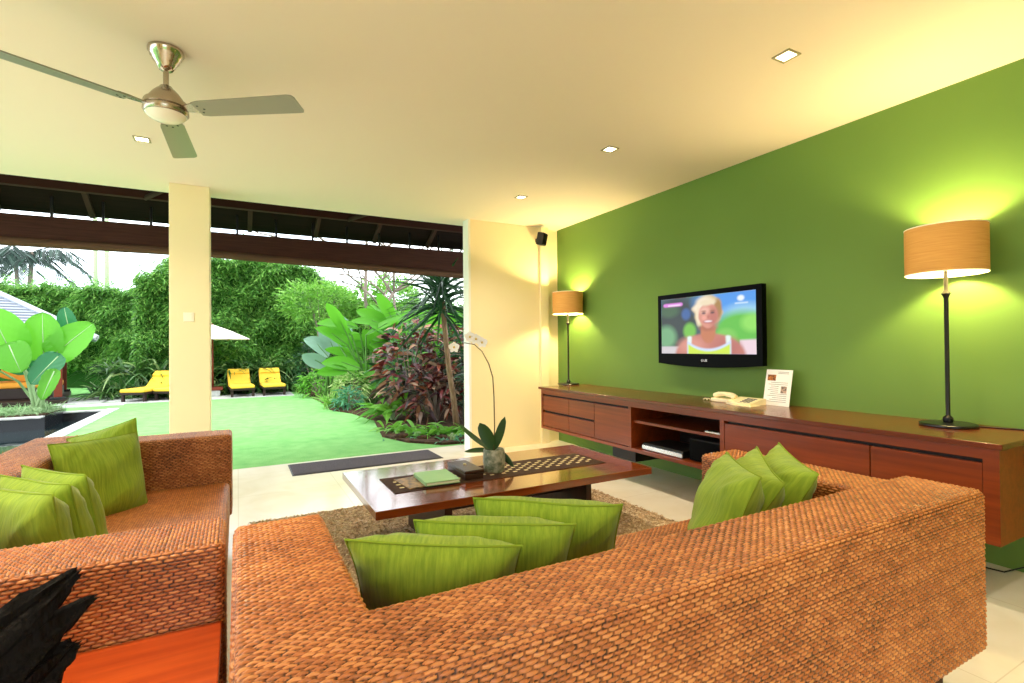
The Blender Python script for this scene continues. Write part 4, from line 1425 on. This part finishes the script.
for k in range(n_):
    th = 2 * PI * (k + 0.5) / n_
    rb.tube([(-0.60, 16.0, 1.86), (-0.60 + 0.94 * math.cos(th), 16.0 + 0.94 * math.sin(th), 1.475)], 0.009, 5)
rb.build('ribs', 'post_red', um)

# ------------------------------------------------------------------ pavilion on the left
pv = thing('garden_pavilion', 'open garden pavilion with a grey shingled roof beside the pool', 'pavilion', (-5.9, 18.3, GZ))
# the pavilion is turned a little: u runs to its left along the front, v runs back
PA = math.radians(11.3)
PR = Matrix.Rotation(PA, 3, 'Z')
P00 = Vector((-3.0, 15.6, 0.0))


def pav(u, v, z):
    return P00 + PR @ Vector((-u, v, z))


def pbox(mb, u0, u1, v0, v1, z0, z1, bev=0.0):
    return mb.box((P00.x - u1, P00.y + v0, z0), (P00.x - u0, P00.y + v1, z1), bev, rot=PR, piv=P00)


FR, FL, BR, BL = pav(0, 0, 1.5), pav(5.2, 0, 1.5), pav(0, 4.0, 1.5), pav(5.2, 4.0, 1.5)
AP = pav(2.6, 2.0, 3.05)
rows = 22
for (A, B_) in ((FL, FR), (FR, BR), (BR, BL), (BL, FL)):
    mb = MB()
    for k in range(rows):
        t0, t1 = k / rows, (k + 1.0) / rows
        out = ((A + B_) / 2 - AP)
        out.z = 0
        nrm_ = Vector((out.x, out.y, 0)).normalized()
        a0, b0 = A.lerp(AP, t0), B_.lerp(AP, t0)
        a1, b1 = A.lerp(AP, t1), B_.lerp(AP, t1)
        lift = Vector((nrm_.x * 0.02, nrm_.y * 0.02, 0.03))
        q_ = [a0 + lift, b0 + lift, b1, a1, a0, b0]
        if (b1 - a1).length < 0.01:
            mb.add([p[:] for p in (a0 + lift, b0 + lift, b1)], [(0, 1, 2)])
        else:
            mb.add([p[:] for p in q_], [(0, 1, 2, 3), (4, 5, 1, 0)])
    mb.build('roof_slope', 'shingle', pv)
hc = MB()
for A in (FR, FL, BR, BL):
    hc.tube([(A + Vector((0, 0, 0.03)))[:], (AP + Vector((0, 0, 0.04)))[:]], 0.07, 6)
hc.build('ridge_caps', 'roof_cap', pv)
pbox(pbox(pbox(MB(), 0.2, 5.0, 0.2, 0.3, 1.36, 1.49), 0.2, 5.0, 3.7, 3.8, 1.36, 1.49), 0.2, 0.3, 0.3, 3.7, 1.36, 1.49).build('eave_beam', 'post_red', pv)
for (u_, v2) in ((0.72, 0.5), (0.72, 3.5), (4.6, 0.5), (4.6, 3.5)):
    p_ = pbox(MB(), u_ - 0.075, u_ + 0.075, v2 - 0.075, v2 + 0.075, 0.1, 1.45, 0.005).build('post', 'post_red', pv)
    pbox(MB(), u_ - 0.15, u_ + 0.15, v2 - 0.15, v2 + 0.15, GZ, 0.12, 0.01).build('post_foot', 'pool_black', p_)
pbox(MB(), 0.55, 4.8, 0.3, 3.7, GZ, 0.06, 0.01).build('platform', 'lounger_wood', pv)
db = thing('daybed', 'orange cushioned daybed under the pavilion roof', 'daybed', (-4.9, 16.9, 0.06))
MB().box((-5.9, 16.5, 0.06), (-4.05, 17.5, 0.32), 0.02).build('frame', 'lounger_wood', db)
MB().box((-5.9, 16.48, 0.32), (-4.05, 17.5, 0.47), 0.05, 3).build('mattress', 'orange_cushion', db, smooth='auto')
MB().box((-5.2, 17.1, 0.47), (-4.5, 17.45, 0.82), 0.07, 3, rot=Matrix.Rotation(0.3, 3, 'Y')).build('bolster', 'orange_cushion', db, smooth='auto')
MB().box((-4.55, 17.1, 0.47), (-4.10, 17.45, 0.78), 0.07, 3, rot=Matrix.Rotation(-0.3, 3, 'Y')).build('bolster', 'orange_cushion', db, smooth='auto')

# ------------------------------------------------------------------ elephant ears and grass by the pool
ee = thing('elephant_ear', 'elephant ear plant with huge bright green leaves beside the pool', 'plant', (-3.45, 13.0, 0.05))
RV = np.array([0.8797, -0.4756, 0.0])
VW = np.array([-0.24, -0.97, 0.0])
EARS = [((-3.31, 13.0, 1.10), (-3.34, 12.9, 1.97), 0.74, 'ear_leaf'), ((-3.16, 12.95, 1.14), (-2.56, 12.85, 1.78), 0.66, 'ear_leaf'),
        ((-3.75, 12.9, 1.20), (-4.05, 12.8, 2.02), 0.85, 'ear_leaf'), ((-3.74, 12.75, 1.34), (-3.55, 12.6, 0.84), 0.60, 'ear_leaf'),
        ((-2.97, 13.2, 1.62), (-3.06, 13.15, 2.10), 0.34, 'ear_dark_leaf'), ((-3.03, 12.7, 1.12), (-3.42, 12.6, 0.62), 0.46, 'ear_dark_leaf'),
        ((-3.06, 12.6, 0.84), (-3.24, 12.5, 0.32), 0.30, 'ear_leaf'), ((-3.6, 13.3, 0.9), (-4.1, 13.2, 1.3), 0.5, 'ear_dark_leaf'),
        ((-3.95, 12.7, 0.9), (-4.4, 12.6, 0.5), 0.5, 'ear_leaf')]
for (a_, b2, wd, mn) in EARS:
    a_, b2 = np.array(a_), np.array(b2)
    d = b2 - a_
    L_ = np.linalg.norm(d)
    d = d / L_
    side = nrm(np.cross(d, VW + np.array([0.12, 0, 0.2])))
    face = np.cross(side, d)
    lf_ = MB()
    b0 = a_ - d * L_ * 0.10
    nt_, nw_ = 22, 13
    G = []
    for it in range(nt_ + 1):
        tt = it / nt_
        hw = float(PROF['round'](np.array(tt))) * wd / 2 * (1.0 - 0.12 * tt)
        for iw in range(nw_):
            sv = -1 + 2 * iw / (nw_ - 1)
            notch = max(0.0, 0.16 - tt) * L_ * 1.2 * math.exp(-(sv / 0.22) ** 2)
            wave = 0.010 * math.cos(sv * 2.2 * PI + 0) * 0 + 0.012 * math.sin((tt * 1.0 + abs(sv) * 0.45) * 2 * PI * 5.5) * min(1, abs(sv) * 2)
            G.append(b0 + d * (L_ * 1.1 * tt + notch) + side * sv * hw + face * (0.16 * hw * abs(sv) + wave - 0.10 * L_ * tt * tt))
    idx = np.arange((nt_ + 1) * nw_).reshape(nt_ + 1, nw_)
    q = np.stack([idx[:-1, :-1], idx[1:, :-1], idx[1:, 1:], idx[:-1, 1:]], -1).reshape(-1, 4)
    lf_.add(np.array(G), q.tolist())
    lo_ = lf_.build('leaf', mn, ee, smooth=True)
    MB().tube([a_ + face * 0.002, a_ + d * L_ * 0.5 - face * (0.03 * L_ - 0.002), b0 + d * L_ * 1.06 - face * 0.09 * L_], [0.012, 0.008, 0.003], 6).build('midrib', 'cane_green', lo_, smooth=True)
    base = np.array([-3.45 + RNG.uniform(-0.1, 0.1), 13.05 + RNG.uniform(-0.1, 0.1), 0.03])
    mid = (base + a_) / 2 + np.array([0, 0.1, 0.18])
    MB().tube([base, base * 0.6 + mid * 0.4 + np.array([0, 0, 0.05]), mid, a_ * 0.7 + mid * 0.3 + np.array([0, 0, 0.03]), a_], [0.03, 0.026, 0.021, 0.016, 0.012], 7).build('stalk', 'cane_green', lo_, smooth=True)
GT = 'pale grass tufts along the planter edge'
for (x, y) in ((-3.35, 12.75), (-3.55, 12.62), (-3.8, 12.65), (-4.05, 12.7), (-3.3, 13.2), (-3.65, 13.0), (-4.3, 12.75), (-4.55, 12.9), (-3.95, 13.05), (-3.45, 13.5)):
    clump('grass_tuft', 'pale grass tuft in the planter at the pool edge', 'grass tuft', (x, y, 0.05), 'grass_blade', 110, (0.22, 0.42), 0.012, 0.3, 0.98, 0.5, group=GT, spread=0.09, nseg=3)

# palm behind the pavilion, two bare canes beyond the hedge
pm = thing('palm_tree', 'feathery palm tree standing behind the pavilion roof', 'palm', (-7.4, 27, GZ))
MB().tube([(-7.4, 27, GZ), (-7.35, 27, 2.5), (-7.25, 27, 5.2)], [0.12, 0.10, 0.07], 8).tube([(-7.65, 27, GZ), (-7.6, 27, 2.5), (-7.75, 27, 5.1)], [0.10, 0.08, 0.06], 8).build('trunk', 'bark_grey', pm, smooth=True)
for k in range(16):
    az = k * 2.4
    el = [0.15, 0.5, 0.9][k % 3]
    fr_ = MB()
    base = np.array([-7.25 if k % 2 else -7.75, 27, 5.15])
    nn_ = 15
    rach = []
    for i in range(nn_):
        s_ = i / (nn_ - 1)
        rach.append(base + np.array([math.cos(az) * 1.9 * s_, math.sin(az) * 1.2 * s_, 1.1 * el * s_ - 1.5 * s_ * s_ * (1.1 - el * 0.4)]))
    fr_.tube(rach, [0.02 - 0.016 * i / nn_ for i in range(nn_)], 5)
    for i in range(2, nn_):
        for sg in (-1, 1):
            d = np.array([-math.sin(az) * sg * 0.7 + math.cos(az) * 0.5, math.cos(az) * sg * 0.5, -0.55])
            ribbons(fr_, [rach[i], (rach[i] + rach[i - 1]) / 2], [d], [rdir(1, -.3, .3)[0]], 0.55, 0.05, 0.3, 3, 'lance', False)
    fr_.build('frond', 'palm_leaf', pm)
for (x, lb) in ((-4.67, 'thin pale trunk rising above the hedge, nearer the pavilion'), (-4.33, 'thin pale trunk rising above the hedge, nearer the pillar')):
    t_ = MB().tube([(x, 24, GZ), (x + 0.02, 24, 3.5), (x, 24, 8.0)], [0.09, 0.075, 0.06], 8).build('bare_trunk', 'cane_green', None, smooth=True, origin=(x, 24, GZ))
    tag(t_, lb, 'tree trunk')


# ------------------------------------------------------------------ planting on the right
def paddle_plant(label, loc, leaves, matname, cat='plant', name='banana_plant'):
    """big paddle leaves on stalks: leaves = (leaf base rel, tip rel, width)"""
    t_ = thing(name, label, cat, loc)
    L0 = np.array(loc)
    for (a_, b2, wd) in leaves:
        a_, b2 = np.array(a_), np.array(b2)
        d = b2 - a_
        L_ = np.linalg.norm(d)
        side = np.cross(d / L_, VW + RNG.normal(0, 0.3, 3) + np.array([0.1, 0, 0.35]))
        mb = MB()
        ribbons(mb, [a_], [d / L_], [side], L_, wd, RNG.uniform(0.08, 0.32), 14, 'oval', True, 0.4)
        lo_ = mb.build('leaf', matname, t_, smooth=True)
        g0 = L0 + np.array([RNG.uniform(-0.1, 0.1), RNG.uniform(-0.1, 0.1), 0])
        mid = (g0 + a_) / 2 + np.array([0, 0, 0.15])
        MB().tube([g0, mid, a_, a_ + d * 0.5 - np.array([0, 0, 0.02])], [0.03, 0.024, 0.016, 0.006], 6).build('stalk', 'stalk_green', lo_, smooth=True)
    return t_


BL_ = []
rp = np.random.default_rng(4)
for k in range(40):
    ax_, az_ = rp.uniform(1.95, 3.5), rp.uniform(0.45, 1.75)
    a_ = np.array([ax_, rp.uniform(11.0, 11.9), az_])
    ang = rp.uniform(0.25, 1.15) if az_ > 0.9 else rp.uniform(-0.1, 0.7)
    sg = -1 if rp.random() < 0.8 else 1
    L_ = rp.uniform(0.6, 1.05)
    tip = a_ + L_ * np.array([sg * math.cos(ang), rp.uniform(-0.5, 0.1), math.sin(ang)])
    tip[0] = max(tip[0], 1.35)
    BL_.append((tuple(a_), tuple(tip), rp.uniform(0.18, 0.32)))
paddle_plant('clump of broad glowing green paddle leaves in the middle of the planting', (2.6, 11.6, GZ), BL_, 'banana_leaf')
paddle_plant('pale blue green broad leaved plant at the lawn side of the planting', (1.95, 13.2, GZ), [
    ((1.95, 13.0, 1.0), (1.35, 12.7, 1.75), 0.42), ((2.1, 13.0, 1.1), (1.75, 12.7, 2.0), 0.40), ((1.9, 12.9, 0.8), (1.30, 12.6, 1.15), 0.36), ((2.3, 12.9, 1.2), (2.25, 12.6, 2.05), 0.4)], 'blue_leaf', name='blue_leaf_plant')
paddle_plant('dark green broad leaved plant behind the palm like tree', (4.3, 10.4, GZ), [
    ((4.3, 10.3, 1.2), (3.9, 10.0, 2.2), 0.5), ((4.5, 10.3, 1.3), (4.7, 10.0, 2.4), 0.5), ((4.1, 10.1, 0.9), (3.4, 9.8, 1.5), 0.45), ((4.6, 10.1, 0.8), (5.2, 9.8, 1.4), 0.45), ((3.9, 10.2, 1.4), (3.2, 9.9, 2.35), 0.45)], 'banana_leaf', name='broad_leaf_plant')


def shrub(name, label, loc, rad, n, L, Wd, matname, group=None, cat='shrub', prof='lance', zlo=-0.35, zhi=0.8, droop=0.2, nseg=3, trunk='bark_grey', fill=0.55, lift=0.0):
    """a bush: woody stems and a cloud of leaves around them"""
    t_ = thing(name, label, cat, loc, 0, group)
    d = rdir(n, -0.6, 1)
    az_ = np.arctan2(d[:, 1], d[:, 0])
    r = RNG.uniform(fill, 1.0, n) ** 0.5 * (1 + 0.22 * np.sin(3 * az_ + loc[0] * 7) * np.cos(2.5 * d[:, 2] + loc[1]) + 0.14 * np.sin(7 * az_ + 5 * d[:, 2]))
    P = d * r[:, None] * np.array(rad) + np.array([0, 0, rad[2] * 0.98 + lift])
    P[:, 2] = np.maximum(P[:, 2], 0.05)
    D = nrm(d * 0.8 + rdir(n, zlo, zhi))
    mb = ribbons(MB(), P, D, rdir(n, -0.3, 0.3), RNG.uniform(*L, n), Wd * RNG.uniform(0.75, 1.25, n), droop, nseg, prof, True, 0.2)
    o_ = mb.build('leaves', matname, t_, local=True, smooth=True)
    st_ = MB()
    for k in range(7):
        a_ = rdir(1, 0.3, 1)[0] * np.array(rad) * 0.85
        st_.tube([(0, 0, -0.02), tuple(a_ * 0.3 + np.array([0, 0, rad[2] * 0.45 + lift * 0.8])), tuple(a_ + np.array([0, 0, rad[2] * 0.95 + lift]))], [0.022, 0.014, 0.006], 6)
    st_.build('stems', trunk, t_, local=True)
    return t_


# red and bronze leaved shrubs
shrub('croton_shrub', 'tall croton shrub with red and bronze leaves left of the spiky tree', (2.75, 8.9, GZ), (0.55, 0.5, 0.85), 420, (0.22, 0.36), 0.075, 'croton_leaf', droop=0.45)
shrub('croton_shrub', 'bronze croton shrub right behind the spiky tree trunk', (3.5, 8.8, GZ), (0.55, 0.5, 0.85), 380, (0.22, 0.36), 0.075, 'croton_leaf', droop=0.45)
shrub('croton_shrub', 'low dark croton shrub under the spiky tree', (3.0, 8.3, GZ), (0.5, 0.4, 0.42), 260, (0.20, 0.34), 0.06, 'croton_leaf', droop=0.5)
shrub('dark_shrub', 'dark green shrub against the cream wall end', (3.75, 7.7, GZ), (0.5, 0.5, 0.75), 420, (0.2, 0.4), 0.05, 'dark_leaf', droop=0.5)
shrub('dark_shrub', 'dense dark shrub filling the back of the bed', (4.6, 9.3, GZ), (0.9, 0.8, 1.1), 900, (0.2, 0.4), 0.06, 'dark_leaf', droop=0.4)
shrub('dark_shrub', 'dark green shrub between the croton and the bright paddle leaves', (3.3, 10.0, GZ), (0.8, 0.5, 0.8), 500, (0.2, 0.4), 0.07, 'dark_leaf', droop=0.4)
shrub('lime_tree', 'lime green feathery tree crown rising behind the pale blue leaves', (2.0, 14.6, GZ), (0.95, 0.6, 0.60), 2600, (0.14, 0.24), 0.04, 'lime_leaf', prof='lance', nseg=2, lift=1.85, cat='tree')
shrub('lime_tree', 'bright green tree crown beyond the paddle leaves', (3.9, 14.8, GZ), (1.1, 0.8, 0.85), 2400, (0.14, 0.26), 0.06, 'lime_leaf', prof='oval', nseg=2, lift=1.6, cat='tree')
shrub('dark_shrub', 'dark shrub low at the corner of hedge and planting', (1.9, 15.6, GZ), (0.5, 0.5, 0.75), 700, (0.14, 0.26), 0.05, 'dark_leaf', droop=0.4)
shrub('leafy_shrub', 'fresh green shrub at the far tip of the flower bed', (1.85, 14.2, GZ), (0.42, 0.4, 0.34), 420, (0.14, 0.28), 0.045, 'fern_leaf', droop=0.5)
shrub('variegated_shrub', 'cream and green variegated shrub at the lawn edge', (2.12, 11.3, GZ), (0.34, 0.34, 0.38), 520, (0.14, 0.24), 0.028, 'variegated_leaf', droop=0.5)
shrub('teal_shrub', 'blue green shrub below the variegated one', (2.02, 10.75, GZ), (0.26, 0.22, 0.22), 260, (0.12, 0.2), 0.035, 'teal_leaf', droop=0.4)
clump('grass_clump', 'upright yellow green grass clump at the lawn edge', 'grass clump', (1.82, 11.35, GZ), 'lime_leaf', 110, (0.45, 0.75), 0.03, 0.6, 0.99, 0.3, spread=0.1)
clump('bird_nest_fern', 'pale broad fern leaning over the lawn below the croton', 'fern', (2.35, 8.75, GZ), 'fern_leaf', 34, (0.5, 0.85), 0.11, 0.3, 0.9, 0.55, prof='lance', z0=0.15)
for (x, y, lb, Lr) in ((2.45, 7.05, 'bright green arching fern in front of the dark croton', (0.4, 0.7)), (2.85, 6.85, 'yellow green fern at the foot of the spiky tree', (0.4, 0.7)),
                       (2.15, 7.6, 'green fern at the lawn corner of the bed', (0.3, 0.55)), (3.25, 6.95, 'yellow green fern by the cream wall end', (0.35, 0.6))):
    clump('arching_fern', lb, 'fern', (x, y, GZ), 'fern_leaf', 52, Lr, 0.055, 0.25, 0.9, 0.65, prof='lance', nseg=6)
for (x, y, lb) in ((2.55, 6.45, 'small blue green plant at the very edge of the floor'), (2.95, 6.40, 'small blue green plant below the wall end'), (2.2, 6.95, 'low blue green plant among stones at the lawn edge')):
    clump('ground_cover', lb, 'plant', (x, y, GZ), 'teal_leaf', 60, (0.12, 0.24), 0.03, 0.2, 0.95, 0.5, spread=0.10, nseg=3)
for (x, y, s_, lb) in ((2.02, 7.0, 0.09, 'small dark stone at the lawn edge, left of the low ferns'), (2.25, 6.75, 0.07, 'small rounded stone in front of the arching fern'), (2.45, 6.6, 0.08, 'small grey stone beside the blue green plant')):
    rk = MB().lathe([(0, 0.5 * s_), (0.6 * s_, 0.42 * s_), (s_, 0.1 * s_), (0.9 * s_, -0.3 * s_), (0, -0.3 * s_)], (0, 0, 0), 9, 0, 1.3, 0.9).build('garden_stone', 'soil', None, smooth=True)
    rk.location = (x, y, GZ + 0.04)
    tag(rk, lb, 'stone')

# spiky dragon tree
dt = thing('dragon_tree', 'slender tree with a spiky rosette of dark leaves near the wall end', 'tree', (3.05, 7.55, GZ))
MB().tube([(3.07, 7.55, GZ - 0.02), (3.02, 7.54, 0.35), (2.93, 7.52, 0.9), (2.87, 7.5, 1.4), (2.82, 7.5, 1.95)], [0.055, 0.045, 0.042, 0.04, 0.04], 10).build('trunk', 'bark', dt, smooth=True)
n = 210
dd = rdir(n, -0.5, 0.98)
Pz = np.stack([np.full(n, 2.82), np.full(n, 7.5), RNG.uniform(1.72, 2.30, n)], 1) + dd * 0.03
ribbons_ = ribbons(MB(), Pz, dd, rdir(n, -0.3, 0.3), RNG.uniform(0.6, 0.98, n), RNG.uniform(0.032, 0.048, n), RNG.uniform(0.08, 0.4, n), 5, 'strap', True, 0.3)
ribbons_.build('leaves', 'dracaena_leaf', dt, smooth=True)

# bare branched frangipani
fg = thing('frangipani_tree', 'leafless frangipani tree with forking grey branches under the eave', 'tree', (2.9, 12.2, GZ))
br_ = MB()
rb_ = random.Random(5)


def fork(p, d, L_, r, depth):
    e = p + d * L_
    m_ = (p + e) / 2 + Vector((rb_.uniform(-1, 1), rb_.uniform(-1, 1), rb_.uniform(-.5, .5))) * L_ * 0.09
    br_.tube([p[:], m_[:], e[:]], [r, r * 0.9, r * 0.78], 6)
    if depth == 0:
        return
    for k in range(2 if depth != 4 else 3):
        a_ = Vector((rb_.uniform(-1, 1), rb_.uniform(-0.6, 0.6), rb_.uniform(-0.35, 0.55)))
        fork(e, (d * 0.75 + a_ * 0.85).normalized(), L_ * rb_.uniform(0.66, 0.85), r * 0.74, depth - 1)


fork(Vector((2.9, 12.2, GZ)), Vector((-0.05, 0, 1)).normalized(), 1.7, 0.06, 5)
fork(Vector((3.0, 12.2, 1.0)), Vector((0.35, 0, 0.9)).normalized(), 0.9, 0.045, 4)
br_.build('branches', 'bark_grey', fg, smooth=True)
